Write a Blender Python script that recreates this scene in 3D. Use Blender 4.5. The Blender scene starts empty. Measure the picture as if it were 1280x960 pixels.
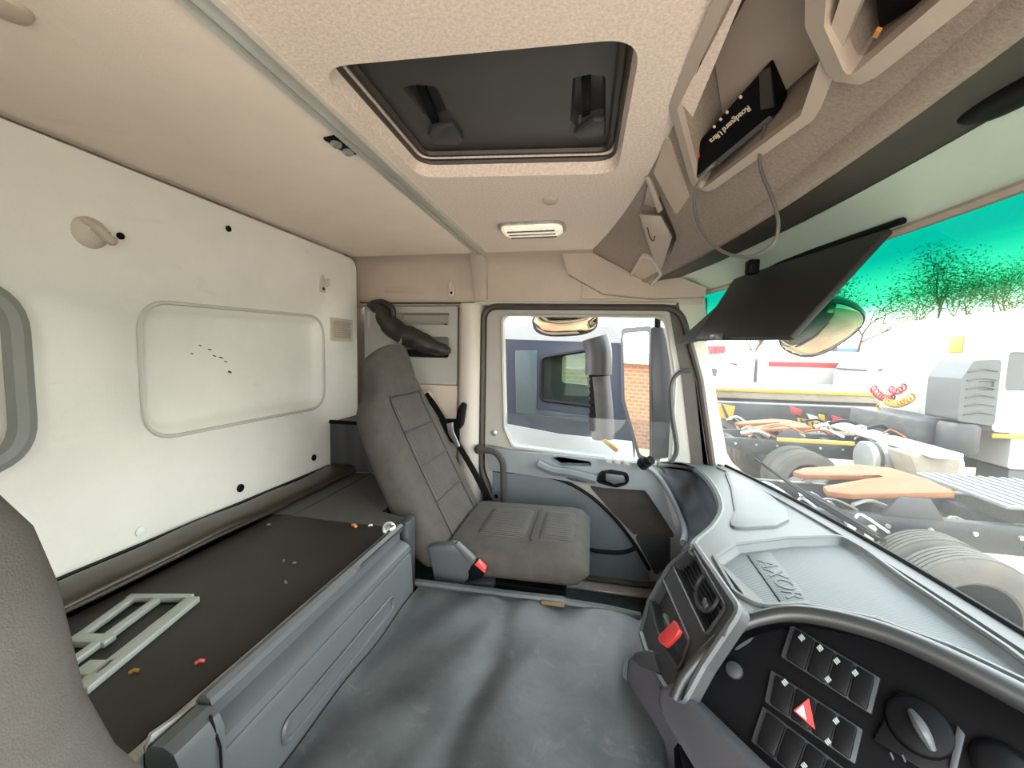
import bpy, bmesh, math, random
from mathutils import Vector as V, Matrix
random.seed(7)
C = bpy.context.scene.collection
pi = math.pi

# ------------------------------------------------------------------ camera
F = 500.0                                   # focal length in pixels of the 1280 x 960 frame
cY = V((102, -37, F)).normalized()          # world axes as the camera sees them (x right, y down, z ahead)
_s = .02
_ux = -(F*F - 37*(-37 - _s*102))/(102 - 37*_s); _uy = -37 + _s*(_ux - 102)
cX = -V((_ux, _uy, F)).normalized()
cZ = cX.cross(cY)
cam_d = bpy.data.cameras.new('camera'); cam = bpy.data.objects.new('camera', cam_d); C.objects.link(cam)
bpy.context.scene.camera = cam
cam_d.sensor_width = 36; cam_d.lens = 36*F/1280; cam_d.clip_start = .02; cam_d.clip_end = 500
R = Matrix(((cX.x, -cX.y, -cX.z), (cY.x, -cY.y, -cY.z), (cZ.x, -cZ.y, -cZ.z)))
cam.matrix_world = R.to_4x4()               # the camera is the origin of the yard; the ground lies 2.55 m below it
GROUND = -2.55

# ------------------------------------------------------------------ sky, sun, exposure
world = bpy.data.worlds.new('sky'); bpy.context.scene.world = world; world.use_nodes = True
wn, wl = world.node_tree.nodes, world.node_tree.links
bg = wn['Background']
tc = wn.new('ShaderNodeTexCoord'); sx = wn.new('ShaderNodeSeparateXYZ'); rp = wn.new('ShaderNodeValToRGB')
wl.new(tc.outputs['Generated'], sx.inputs[0]); wl.new(sx.outputs['Z'], rp.inputs[0]); wl.new(rp.outputs[0], bg.inputs[0])
rp.color_ramp.elements[0].position = 0.0; rp.color_ramp.elements[0].color = (1, .97, .92, 1)
rp.color_ramp.elements[1].position = .9; rp.color_ramp.elements[1].color = (.78, .9, 1, 1)
bg.inputs[1].default_value = 3.4
sun_d = bpy.data.lights.new('sun', 'SUN'); sun_d.energy = 2.2; sun_d.angle = .05; sun_d.color = (1, .93, .82)
sun = bpy.data.objects.new('sun', sun_d); C.objects.link(sun)
sun.rotation_euler = V((.62, .12, -.78)).to_track_quat('-Z', 'Y').to_euler()
vs = bpy.context.scene.view_settings
vs.view_transform = 'Standard'; vs.look = 'None'; vs.gamma = 1; vs.use_curve_mapping = False
vs.exposure = 1.78
# added fill light in the driver's doorway, brightening the cab beyond its own daylight
fill_d = bpy.data.lights.new('doorway_fill', 'AREA'); fill_d.shape = 'RECTANGLE'; fill_d.size = 1.15; fill_d.size_y = 1.55
fill_d.energy = 5; fill_d.color = (1, .97, .93)
fill_lamp = bpy.data.objects.new('doorway_fill', fill_d); C.objects.link(fill_lamp)
fill_lamp.location = (.06, -.84, -.42); fill_lamp.rotation_euler = (math.pi/2, 0, 0)

# ------------------------------------------------------------------ helpers
SC = 1.25                                   # cab numbers are in units of 1.25 m; the yard outside is in metres
def ray(px, py):
    d = V((px - 640, py - 480, F)); return V((d.dot(cX), d.dot(cY), d.dot(cZ)))
def AX(px, py, x): r = ray(px, py); return r*(x/r.x)      # the point of a plane x = const seen in that direction
def AY(px, py, y): r = ray(px, py); return r*(y/r.y)
def AZ(px, py, z): r = ray(px, py); return r*(z/r.z)
def PL(px, py, p0, n): r = ray(px, py); return r*(p0.dot(n)/r.dot(n))

def lin(c): return tuple(((v/12.92) if v <= .04045 else ((v+.055)/1.055)**2.4) for v in c)
def mat(name, col, rough=.6, metal=0, var=.12, vscale=6, bump=0, bscale=200, col2=None, spec=.5, kind='noise'):
    m = bpy.data.materials.new(name); m.use_nodes = True
    n, l = m.node_tree.nodes, m.node_tree.links
    b = n['Principled BSDF']; b.inputs['Roughness'].default_value = rough; b.inputs['Metallic'].default_value = metal
    b.inputs['Specular IOR Level'].default_value = spec
    t = n.new('ShaderNodeTexCoord')
    nz = n.new('ShaderNodeTexNoise'); nz.inputs['Scale'].default_value = vscale; nz.inputs['Detail'].default_value = 6
    nz.inputs['Roughness'].default_value = .65
    l.new(t.outputs['Object'], nz.inputs['Vector'])
    r = n.new('ShaderNodeValToRGB'); l.new(nz.outputs[0], r.inputs[0])
    c2 = col2 or tuple(v*(1-var) for v in col)
    r.color_ramp.elements[0].position = .32; r.color_ramp.elements[0].color = (*c2, 1)
    r.color_ramp.elements[1].position = .68; r.color_ramp.elements[1].color = (*col, 1)
    l.new(r.outputs[0], b.inputs['Base Color'])
    if bump:
        bz = n.new('ShaderNodeTexNoise' if kind == 'noise' else 'ShaderNodeTexVoronoi')
        bz.inputs['Scale'].default_value = bscale
        l.new(t.outputs['Object'], bz.inputs['Vector'])
        bp = n.new('ShaderNodeBump'); bp.inputs['Strength'].default_value = bump; bp.inputs['Distance'].default_value = .004
        l.new(bz.outputs[0], bp.inputs['Height']); l.new(bp.outputs[0], b.inputs['Normal'])
    return m

ORG = {}
def thing(name, label, cat, loc=(0, 0, 0), group=None, kind=None):
    o = bpy.data.objects.new(name, None); C.objects.link(o); o.empty_display_size = .05
    w = V(loc)*SC; o.location = w; ORG[o] = w
    if label: o['label'] = label
    if cat: o['category'] = cat
    if group: o['group'] = group
    if kind: o['kind'] = kind
    return o
def obj(name, bm, m, parent=None, label=None, cat=None, kind=None, group=None, ang=38, flat=False):
    for v in bm.verts: v.co *= SC
    if bm.faces: bmesh.ops.recalc_face_normals(bm, faces=bm.faces)
    ca = math.radians(ang)
    for e in bm.edges:
        if len(e.link_faces) == 2 and e.calc_face_angle(0) > ca: e.smooth = False
    for f in bm.faces: f.smooth = not flat
    if parent is None:
        xs = [v.co for v in bm.verts]
        w = V((sum(c.x for c in xs)/len(xs), sum(c.y for c in xs)/len(xs), min(c.z for c in xs)))
    else: w = ORG[parent]
    for v in bm.verts: v.co -= w
    me = bpy.data.meshes.new(name); bm.to_mesh(me); bm.free()
    me.materials.append(m)
    o = bpy.data.objects.new(name, me); C.objects.link(o)
    if parent is None: o.location = w
    else: o.parent = parent
    ORG[o] = w
    if label: o['label'] = label
    if cat: o['category'] = cat
    if kind: o['kind'] = kind
    if group: o['group'] = group
    return o
def dup(o, parent, off, name=None):
    c = o.copy(); C.objects.link(c); c.parent = parent; c.location = o.location + V(off)*SC
    ORG[c] = ORG[o] + V(off)*SC
    for ch in list(o.children): 
        d = ch.copy(); C.objects.link(d); d.parent = c
    return c
B = bmesh.new
def add(bm, co): return [bm.verts.new(c) for c in co]
def face(bm, vs):
    try: return bm.faces.new(vs)
    except ValueError: return None
def box(bm, a, b, bev=0, seg=2, M=None):
    a, b = V(a), V(b)
    vs = [bm.verts.new((x, y, z)) for x in (a.x, b.x) for y in (a.y, b.y) for z in (a.z, b.z)]
    fs = [face(bm, [vs[i] for i in q]) for q in ((0,1,3,2),(4,6,7,5),(0,4,5,1),(2,3,7,6),(0,2,6,4),(1,5,7,3))]
    if M is not None: bmesh.ops.transform(bm, matrix=M, verts=vs)
    if bev:
        es = set(e for f in fs for e in f.edges)
        bmesh.ops.bevel(bm, geom=list(es), offset=bev, segments=seg, affect='EDGES', profile=.5, clamp_overlap=True)
def loft(bm, rings, cap=True, closed=True):
    R_ = [add(bm, r) for r in rings]
    n = len(R_[0])
    for a, b in zip(R_, R_[1:]):
        for i in range(n if closed else n-1):
            j = (i+1) % n; face(bm, (a[i], a[j], b[j], b[i]))
    if cap and closed:
        face(bm, R_[0][::-1]); face(bm, R_[-1])
    return R_
def prism(bm, pts, ext, bev=0, seg=2):
    a = add(bm, pts); b = add(bm, [V(p)+V(ext) for p in pts]); n = len(a)
    fs = [face(bm, a[::-1]), face(bm, b)] + [face(bm, (a[i], a[(i+1) % n], b[(i+1) % n], b[i])) for i in range(n)]
    if bev:
        es = set(e for f in fs if f for e in f.edges)
        bmesh.ops.bevel(bm, geom=list(es), offset=bev, segments=seg, affect='EDGES', profile=.5, clamp_overlap=True)
def smoothpts(pts, k=6, closed=False):
    P = [V(p) for p in pts]; n = len(P); out = []
    rng = range(n if closed else n-1)
    for i in rng:
        p0 = P[(i-1) % n] if closed or i > 0 else P[0]*2-P[1]
        p1 = P[i]; p2 = P[(i+1) % n]
        p3 = P[(i+2) % n] if closed or i+2 < n else P[-1]*2-P[-2]
        for j in range(k):
            t = j/k
            out.append(.5*((2*p1) + (p2-p0)*t + (2*p0-5*p1+4*p2-p3)*t*t + (3*p1-p0-3*p2+p3)*t**3))
    if not closed: out.append(P[-1])
    return out
def tube(bm, pts, r, seg=8, closed=False, sm=0, flat=1.0):
    if sm: pts = smoothpts(pts, sm, closed)
    P = [V(p) for p in pts]; n = len(P)
    rs = [r(i/(n-1)) if callable(r) else r for i in range(n)]
    up = None; rings = []
    for i in range(n):
        if closed: t = P[(i+1) % n]-P[i-1]
        else: t = P[min(i+1, n-1)]-P[max(i-1, 0)]
        t = t.normalized() if t.length > 1e-9 else V((0, 0, 1))
        if up is None: up = V((0, 0, 1)) if abs(t.z) < .9 else V((1, 0, 0))
        s = t.cross(up).normalized(); up = s.cross(t).normalized()
        rings.append([P[i] + rs[i]*(math.cos(2*pi*k/seg)*s + flat*math.sin(2*pi*k/seg)*up) for k in range(seg)])
    if closed: rings.append(rings[0][:])
    loft(bm, rings, cap=not closed)
    if closed: bmesh.ops.remove_doubles(bm, verts=bm.verts, dist=1e-6)
def lathe(bm, prof, o, ax, seg=24):
    ax = V(ax).normalized(); u = ax.orthogonal().normalized(); w = ax.cross(u)
    rings = [[V(o) + ax*h + r*(math.cos(2*pi*k/seg)*u + math.sin(2*pi*k/seg)*w) for k in range(seg)] for r, h in prof]
    loft(bm, rings)
def rpoly(pts, r, n=4):
    out = []; m = len(pts)
    for i in range(m):
        p = V(pts[i]).to_2d(); a = V(pts[i-1]).to_2d()-p; b = V(pts[(i+1) % m]).to_2d()-p
        rr_ = r[i] if isinstance(r, (list, tuple)) else r
        if rr_ <= 0: out.append(p); continue
        ang = a.angle(b); d = min(rr_/math.tan(ang/2), .48*a.length, .48*b.length)
        s = p + a.normalized()*d; e = p + b.normalized()*d
        for k in range(n+1):
            t = k/n; out.append(s*(1-t)**2 + p*2*t*(1-t) + e*t*t)
    return out
def rect(u0, v0, u1, v1, r=0, n=4): return rpoly([V((u0, v0)), V((u1, v0)), V((u1, v1)), V((u0, v1))], r, n)
def offs(loop, d):
    n = len(loop); A = sum(loop[i].x*loop[(i+1) % n].y-loop[(i+1) % n].x*loop[i].y for i in range(n))
    s = 1 if A > 0 else -1; out = []
    for i in range(n):
        t = loop[(i+1) % n]-loop[i-1]
        if t.length < 1e-9: t = loop[(i+1) % n]-loop[i]
        t.normalize(); out.append(loop[i] + V((-t.y, t.x))*d*s)
    return out
def plate(bm, f, outer, holes=(), th=.02):
    """flat plate in (u, v), front at w = 0; f(u, v, w) gives the point. holes: (loop, depth or None, inset)"""
    def L(loop, w): return [bm.verts.new(f(p.x, p.y, w)) for p in loop]
    def strip(a, b):
        n = len(a)
        for i in range(n): face(bm, (a[i], a[(i+1) % n], b[(i+1) % n], b[i]))
    def es(l): return [bm.edges.get((l[i], l[(i+1) % len(l)])) or bm.edges.new((l[i], l[(i+1) % len(l)])) for i in range(len(l))]
    fo = L(outer, 0); bo = L(outer, -th); fe, be = es(fo), es(bo)
    for h in holes:
        loop, dep, ins = h
        a = L(loop, 0); fe += es(a)
        if dep is None:
            b = L(offs(loop, ins) if ins else loop, -th); be += es(b); strip(a, b)
        else:
            b = L(offs(loop, ins*.5), -dep*.75); c = L(offs(loop, ins), -dep); strip(a, b); strip(b, c)
            face(bm, c)
    bmesh.ops.triangle_fill(bm, use_beauty=True, edges=fe)
    bmesh.ops.triangle_fill(bm, use_beauty=True, edges=be)
    strip(fo, bo)
def px2(pts, A, c, uv):   # pixel outline -> 2D loop on a plane of the cab
    out = []
    for a, b in pts:
        p = A(a, b, c); out.append(V((getattr(p, uv[0]), getattr(p, uv[1]))))
    return out

# ------------------------------------------------------------------ materials
M = {}
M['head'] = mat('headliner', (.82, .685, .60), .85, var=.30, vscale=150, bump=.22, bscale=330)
M['console'] = mat('shaded_console_lining', (.33, .265, .22), .85, var=.30, vscale=150, bump=.22, bscale=330)  # headliner cloth, its colour darkened for the shade on the console
M['headrear'] = mat('rear_headliner', (.84, .73, .635), .8, var=.10, vscale=3, bump=.15, bscale=300)
M['rear'] = mat('white_vinyl', (.73, .72, .675), .55, var=.10, vscale=2.5, bump=.12, bscale=90)
M['beige'] = mat('beige_plastic', (.47, .39, .325), .55, var=.12, vscale=4, bump=.05, bscale=250)
M['tan'] = mat('tan_plastic', (.50, .41, .32), .5, var=.12, vscale=5)
M['cream'] = mat('cream_pillar', (.52, .48, .42), .45, var=.06, vscale=3)
M['alu'] = mat('aluminium', (.70, .70, .66), .42, .7, var=.12, vscale=8)
M['steel'] = mat('worn_steel', (.50, .50, .48), .4, .8, var=.3, vscale=30)
M['dark'] = mat('black_plastic', (.0045, .0045, .0055), .5, var=.2, spec=.10)
M['hatch'] = mat('hatch_panel', (.060, .056, .054), .45, var=.25, vscale=3)
M['rubber'] = mat('brown_rubber', (.045, .036, .030), .5, var=.3, vscale=12)
M['board'] = mat('bunk_board', (.021, .017, .014), .55, var=.35, vscale=5, bump=.08, bscale=160)
M['boardgrey'] = mat('bunk_lid', (.065, .064, .062), .6, var=.2, vscale=6, bump=.2, bscale=260)
M['bolster'] = mat('brown_vinyl', (.042, .033, .020), .33, var=.4, vscale=4)
M['grey'] = mat('grey_plastic', (.078, .084, .090), .42, var=.12, vscale=5, bump=.05, bscale=420)
M['greyd'] = mat('dark_grey_plastic', (.036, .037, .041), .5, var=.15, vscale=5)
M['mat'] = mat('rubber_tunnel_mat', (.075, .083, .085), .50, var=.45, vscale=4.5, bump=.12, bscale=60, col2=(.034, .039, .041))
M['fabric'] = mat('seat_fabric', (.080, .073, .066), .95, var=.25, vscale=14, bump=.35, bscale=420, spec=.15)
M['pin'] = mat('pinstripe_fabric', (.088, .080, .073), .95, var=.2, vscale=14, bump=.3, bscale=420, spec=.15)
def stripes(m, sc, dark):
    n, l = m.node_tree.nodes, m.node_tree.links; b = n['Principled BSDF']; src = b.inputs['Base Color'].links[0].from_socket
    t = n.new('ShaderNodeTexCoord'); w = n.new('ShaderNodeTexWave'); w.bands_direction = 'Y'; w.inputs['Scale'].default_value = sc; w.inputs['Distortion'].default_value = .4
    r = n.new('ShaderNodeValToRGB'); r.color_ramp.elements[0].position = .15; r.color_ramp.elements[0].color = (dark, dark, dark, 1); r.color_ramp.elements[1].position = .45; r.color_ramp.elements[1].color = (1.15, 1.15, 1.15, 1)
    mx = n.new('ShaderNodeMix'); mx.data_type = 'RGBA'; mx.blend_type = 'MULTIPLY'; mx.inputs[0].default_value = 1
    l.new(t.outputs['Object'], w.inputs[0]); l.new(w.outputs[0], r.inputs[0]); l.new(src, mx.inputs[6]); l.new(r.outputs[0], mx.inputs[7]); l.new(mx.outputs[2], b.inputs['Base Color'])
stripes(M['pin'], 26, .55)
M['fabric2'] = mat('driver_seat_fabric', (.115, .105, .098), .95, var=.2, vscale=9, bump=.35, bscale=420, spec=.15)
M['dash'] = mat('dash_plastic', (.20, .225, .232), .5, var=.18, vscale=4, bump=.08, bscale=380)
M['dashtop'] = mat('dash_top_plastic', (.088, .096, .093), .5, var=.14, vscale=4, bump=.08, bscale=380)
M['hoodm'] = mat('hood_plastic', (.030, .031, .033), .36, var=.12)
M['face'] = mat('dash_face_plastic', (.13, .145, .165), .45, var=.12, vscale=4, bump=.05, bscale=380)
M['midtrim'] = mat('screen_channel_plastic', (.11, .11, .105), .5)
M['lip'] = mat('lilac_grey_plastic', (.064, .062, .072), .5, var=.1, vscale=5)
M['door'] = mat('door_trim', (.20, .225, .24), .45, var=.1, vscale=4)
M['doorlow'] = mat('door_lower', (.12, .137, .152), .55, var=.12, vscale=4)
M['doorcard'] = mat('door_frame_paint', (.36, .345, .315), .4, var=.06, vscale=3)
M['speaker'] = mat('speaker_fabric', (.055, .045, .042), .9, var=.3, vscale=10, bump=.4, bscale=500)
M['red'] = mat('red_plastic', (.75, .06, .055), .4, var=.1)
M['white'] = mat('white_print', (.75, .76, .74), .5, var=.05)
M['gold'] = mat('gold_print', (.72, .62, .45), .5, var=.05)
M['chrome'] = mat('chrome', (.75, .75, .73), .12, 1, var=.05)
M['orange'] = mat('orange_scrap', (.72, .33, .1), .6)
M['grille'] = mat('pale_green_metal', (.42, .46, .43), .4, .3, var=.12, vscale=20)
M['bead'] = mat('bead_vinyl', (.50, .49, .45), .6)
M['gasket'] = mat('grey_gasket', (.22, .225, .215), .6)
M['floor'] = mat('footwell_carpet', (.030, .042, .036), .9, var=.6, vscale=30, bump=.5, bscale=120)
M['worn'] = mat('worn_ochre', (.15, .10, .05), .7)
M['sill'] = mat('sill_plate', (.70, .60, .60), .35, .6, var=.15)
M['cable'] = mat('grey_cable', (.10, .095, .085), .45)
M['visor'] = mat('visor_black', (.020, .019, .018), .6, var=.2)
M['green_lit'] = mat('header_panel', (.56, .66, .57), .3, var=.08)  # green light from the tinted band is put into this grey panel's colour
# outside
M['wht'] = mat('white_paint', (.32, .32, .315), .35, var=.06, vscale=1.5)
M['navy'] = mat('navy_paint', (.013, .019, .032), .3, var=.15, vscale=2)
M['tyre'] = mat('dusty_tyre', (.045, .041, .035), .9, var=.3, vscale=5, bump=.4, bscale=40)
M['chassis'] = mat('dark_chassis', (.020, .022, .025), .6, var=.45, vscale=3)
M['rust'] = mat('rusty_plate', (.17, .05, .008), .75, var=.35, vscale=3)
M['tank'] = mat('alloy_tank', (.30, .305, .30), .35, .5, var=.15)
M['yellow'] = mat('yellow_paint', (.30, .17, .01), .5, var=.1)
M['redp'] = mat('red_paint', (.26, .018, .022), .5, var=.1)
M['ground'] = mat('sandy_yard', (.40, .31, .225), .95, var=.25, vscale=.8, bump=.3, bscale=12)
M['bark'] = mat('tree_bark', (.085, .06, .045), .9, var=.3, vscale=8)
M['leaf'] = mat('dry_leaf', (.30, .235, .085), .8, var=.4, vscale=3)
M['steelplate'] = mat('chequer_plate', (.13, .135, .14), .5, .2)
M['roofgrey'] = mat('grey_roof', (.085, .082, .078), .5)
M['stack'] = mat('black_intake', (.009, .009, .010), .5)
M['tint'] = mat('tinted_panel', (.030, .042, .048), .2, var=.1)
M['midgrey'] = mat('grey_intake', (.05, .052, .054), .55, var=.15)
M['rim'] = mat('cream_rim', (.19, .17, .135), .5, var=.15)
M['bluep'] = mat('blue_paint', (.015, .06, .25), .5)
def scuffs(m, col, sc, lo, hi, st=1.0, dist=3.0, stretch=(1, 1, 1)):
    n, l = m.node_tree.nodes, m.node_tree.links; b = n['Principled BSDF']; src = b.inputs['Base Color'].links[0].from_socket
    t = n.new('ShaderNodeTexCoord'); mp = n.new('ShaderNodeMapping'); mp.inputs['Scale'].default_value = stretch
    z = n.new('ShaderNodeTexNoise'); z.inputs['Scale'].default_value = sc; z.inputs['Detail'].default_value = 9; z.inputs['Distortion'].default_value = dist; z.inputs['Roughness'].default_value = .7
    r = n.new('ShaderNodeValToRGB'); r.color_ramp.elements[0].position = lo; r.color_ramp.elements[0].color = (0, 0, 0, 1); r.color_ramp.elements[1].position = hi; r.color_ramp.elements[1].color = (st, st, st, 1)
    mx = n.new('ShaderNodeMix'); mx.data_type = 'RGBA'; mx.inputs[7].default_value = (*col, 1)
    l.new(t.outputs['Object'], mp.inputs[0]); l.new(mp.outputs[0], z.inputs['Vector']); l.new(z.outputs[0], r.inputs[0]); l.new(r.outputs[0], mx.inputs[0]); l.new(src, mx.inputs[6]); l.new(mx.outputs[2], b.inputs['Base Color'])
scuffs(M['mat'], (.15, .155, .153), 7, .56, .78, .5, 2.5)
scuffs(M['rear'], (.52, .45, .36), 3.2, .60, .78, .45, .6, (1, 1, 3))
scuffs(M['headrear'], (.55, .44, .33), 2.5, .58, .75, .4, .8)
scuffs(M['board'], (.12, .11, .10), 14, .66, .76, .5, 1.5)
scuffs(M['rust'], (.045, .035, .030), 2.2, .52, .72, .8, 2); scuffs(M['chassis'], (.085, .07, .055), 1.8, .5, .75, .6, 2); scuffs(M['tyre'], (.075, .062, .045), 3, .45, .7, .7, 1); scuffs(M['rim'], (.09, .07, .05), 4, .5, .7, .6, 1)
scuffs(M['grey'], (.14, .146, .15), 9, .62, .8, .35, 2)
def brickmat(rz=0):
    m = bpy.data.materials.new('brick_wall'); m.use_nodes = True; n, l = m.node_tree.nodes, m.node_tree.links
    t = n.new('ShaderNodeTexCoord'); sp = n.new('ShaderNodeSeparateXYZ'); ad = n.new('ShaderNodeMath'); cb = n.new('ShaderNodeCombineXYZ')
    b = n.new('ShaderNodeTexBrick'); b.inputs['Scale'].default_value = 2.2
    b.inputs['Color1'].default_value = (.24, .105, .045, 1); b.inputs['Color2'].default_value = (.17, .075, .04, 1); b.inputs['Mortar'].default_value = (.26, .22, .18, 1)
    l.new(t.outputs['Object'], sp.inputs[0]); l.new(sp.outputs['X'], ad.inputs[0]); l.new(sp.outputs['Y'], ad.inputs[1]); l.new(ad.outputs[0], cb.inputs['X']); l.new(sp.outputs['Z'], cb.inputs['Y']); l.new(cb.outputs[0], b.inputs[0]); l.new(b.outputs[0], n['Principled BSDF'].inputs['Base Color'])
    n['Principled BSDF'].inputs['Roughness'].default_value = .9
    return m
M['brick'] = brickmat(); M['brick2'] = brickmat(pi/2)
def glass(name, col, dust, band=None, gloss=.02):
    m = bpy.data.materials.new(name); m.use_nodes = True; n, l = m.node_tree.nodes, m.node_tree.links
    n.remove(n['Principled BSDF']); out = n['Material Output']
    tr = n.new('ShaderNodeBsdfTransparent'); tr.inputs[0].default_value = (*col, 1)
    tint = None
    if band:                                  # tinted sun band along the top edge of the screen
        t = n.new('ShaderNodeTexCoord'); s = n.new('ShaderNodeSeparateXYZ'); r = n.new('ShaderNodeValToRGB')
        mr = n.new('ShaderNodeMapRange'); mr.inputs[1].default_value = band[0]; mr.inputs[2].default_value = band[1]
        nz = n.new('ShaderNodeTexNoise'); nz.inputs['Scale'].default_value = 3
        l.new(t.outputs['Object'], s.inputs[0]); l.new(s.outputs['Z'], mr.inputs[0]); l.new(mr.outputs[0], r.inputs[0])
        r.color_ramp.elements[0].color = (*col, 1); r.color_ramp.elements[1].color = (*band[2], 1)
        e = r.color_ramp.elements.new(.45); e.color = (*band[3], 1)
        l.new(r.outputs[0], tr.inputs[0]); tint = r.outputs[0]
    df = n.new('ShaderNodeBsdfTranslucent'); df.inputs[0].default_value = (.8, .78, .72, 1)
    d2 = n.new('ShaderNodeBsdfDiffuse'); d2.inputs[0].default_value = (.8, .78, .72, 1)
    if tint: l.new(tint, df.inputs[0]); l.new(tint, d2.inputs[0])       # the film of dust is seen through the tinted glass
    md = n.new('ShaderNodeMixShader'); l.new(df.outputs[0], md.inputs[1]); l.new(d2.outputs[0], md.inputs[2])
    nz2 = n.new('ShaderNodeTexNoise'); nz2.inputs['Scale'].default_value = 4; nz2.inputs['Detail'].default_value = 7
    mu = n.new('ShaderNodeMath'); mu.operation = 'MULTIPLY'; mu.inputs[1].default_value = dust*2
    l.new(nz2.outputs[0], mu.inputs[0])
    mx = n.new('ShaderNodeMixShader'); l.new(mu.outputs[0], mx.inputs[0]); l.new(tr.outputs[0], mx.inputs[1]); l.new(md.outputs[0], mx.inputs[2])
    gl = n.new('ShaderNodeBsdfGlossy'); gl.inputs['Roughness'].default_value = .02
    m2 = n.new('ShaderNodeMixShader'); m2.inputs[0].default_value = gloss
    l.new(mx.outputs[0], m2.inputs[1]); l.new(gl.outputs[0], m2.inputs[2]); l.new(m2.outputs[0], out.inputs[0])
    return m
M['lens'] = mat('clear_lamp_lens', (.85, .80, .70), .12, var=.35, vscale=20)
_p = M['lens'].node_tree.nodes['Principled BSDF']; _p.inputs['Emission Color'].default_value = (1, .86, .66, 1); _p.inputs['Emission Strength'].default_value = .16   # the lamp is lit

# ------------------------------------------------------------------ shape of the cab
YM = .55                                    # middle of the cab
def bend(y): return .17*((y-YM)/1.2)**2
def struct(name, bm, m, **k): return obj(name, bm, m, kind='structure', **k)
YL, YR, XR, ZC, ZF = 1.80, -.62, -1.10, .43, -1.04

# outer skin of the cab: it closes the cab behind its linings
bm = B(); box(bm, (-1.21, YR-.05, -1.15), (-1.15, YL+.1, .56)); struct('trim_1', bm, M['beige'])
bm = B(); box(bm, (-1.21, YR-.05, .54), (.70, YL+.1, .58)); struct('trim_2', bm, M['dark'])
bm = B(); box(bm, (-1.21, YR-.05, ZF-.06), (.66, YL+.08, ZF)); struct('floor', bm, M['floor'])
bm = B(); prism(bm, [(.60, YR, -.58), (.66, YR, -.54), (.66, YR, ZF), (.62, YR, ZF)], (0, YL-YR+.05, 0)); struct('wall_front', bm, M['greyd'])
# driver side wall, the driver's door standing open (the opening is behind the camera)
bm = B()
plate(bm, lambda u, v, w: V((u, YR+w, v)), rect(-1.15, ZF, .62, .54), [(rect(-.42, -1.0, .52, .28, .08), None, 0)], .04)
struct('wall_right', bm, M['cream'])

# rear wall with its two pressed panels
def frear(u, v, w): return V((XR+w, u, v))
bm = B()
out = rpoly([V((YR, -.60)), V((1.72, -.60)), V((1.72, .415)), V((YR, .421))], [0, 0, .06, 0], 8)
holes = [(rpoly([V((.795, -.235)), V((1.47, -.235)), V((1.47, .125)), V((.795, .105))], .075, 7), .030, .034),
         (rpoly([V((-.12, -.235)), V((.580, -.235)), V((.580, .105)), V((-.12, .105))], .085, 7), .030, .05)]
plate(bm, frear, out, holes, .034)
WR = struct('wall_rear', bm, M['rear'], ang=60)
bm = B(); tube(bm, [V((XR+.001, p.x, p.y)) for p in offs(holes[0][0], -.006)], .0055, 6, True); obj('bead', bm, M['bead'], WR)
for a, b, c, d in [(262, 437, 4, 1), (276, 447, 4, 1.2), (282, 452, 3, 1), (250, 432, 2, 1), (287, 465, 3, 2), (268, 445, 3, 1), (240, 442, 2, 1), (205, 392, 2, 1)]:
    bm = B(); p = AX(a, b, XR-.028); tube(bm, [p+V((0, -c*.0012, .001*d)), p+V((.001, c*.0012, -.001*d))], .0016*d, 5); obj('scuff', bm, M['rubber'], WR)
bm = B(); tube(bm, [V((XR+.004, p.x, p.y)) for p in rpoly([V((-.10, -.235)), V((.572, -.235)), V((.572, .105)), V((-.10, .105))], .085, 8)], .020, 8, True); struct('trim_16', bm, M['gasket'])
# dark joint behind the edge of the rear wall lining
bm = B(); plate(bm, lambda u, v, w: V((XR-.034+w, u, v)), rpoly([V((YR, -.60)), V((1.729, -.60)), V((1.729, .425)), V((YR, .43))], [0, 0, .065, 0], 8), (), .006)
struct('trim_3', bm, M['rubber'])

# ceilings: rear lining, and front lining with the opening of the roof hatch
def fceil(u, v, w): return V((u, v, ZC-w))
bm = B(); box(bm, (-1.12, YR, ZC), (-.50, YL, ZC+.03)); struct('ceiling', bm, M['headrear'])
bm = B()
hole = rpoly([V((-.435, .575)), V((.050, .600)), V((.040, 1.018)), V((-.440, .965))], .055, 6)
plate(bm, fceil, rect(-.485, YR, .16, YL), [(hole, None, .012)], .055)
struct('ceiling', bm, M['head'])
bm = B(); box(bm, (-.51, YR, ZC+.002), (-.48, YL, ZC+.03)); struct('ceiling', bm, M['rubber'])
# aluminium joint rail across the roof, and the strip that runs on down the side
t = thing('trim_4', None, None, (-.494, .5, ZC), kind='structure')
bm = B(); box(bm, (-.517, YR, ZC-.010), (-.500, 1.715, ZC+.004), .003); obj('rail', bm, M['alu'], t)
bm = B(); box(bm, (-.496, YR, ZC-.012), (-.470, 1.715, ZC+.004), .003); obj('rail', bm, M['alu'], t)
bm = B(); prism(bm, [(-.545, 1.70, ZC-.004), (-.485, 1.70, ZC-.004), (-.485, 1.775, .40), (-.485, 1.785, .235), (-.545, 1.785, .235), (-.545, 1.775, .40)], (0, .015, .006), .003)
obj('strip', bm, M['beige'], t)
bm = B(); lathe(bm, [(.006, 0), (.006, .004)], (-.515, 1.787, .33), (0, -1, 0), 10); obj('screw', bm, M['dark'], t)

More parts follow.
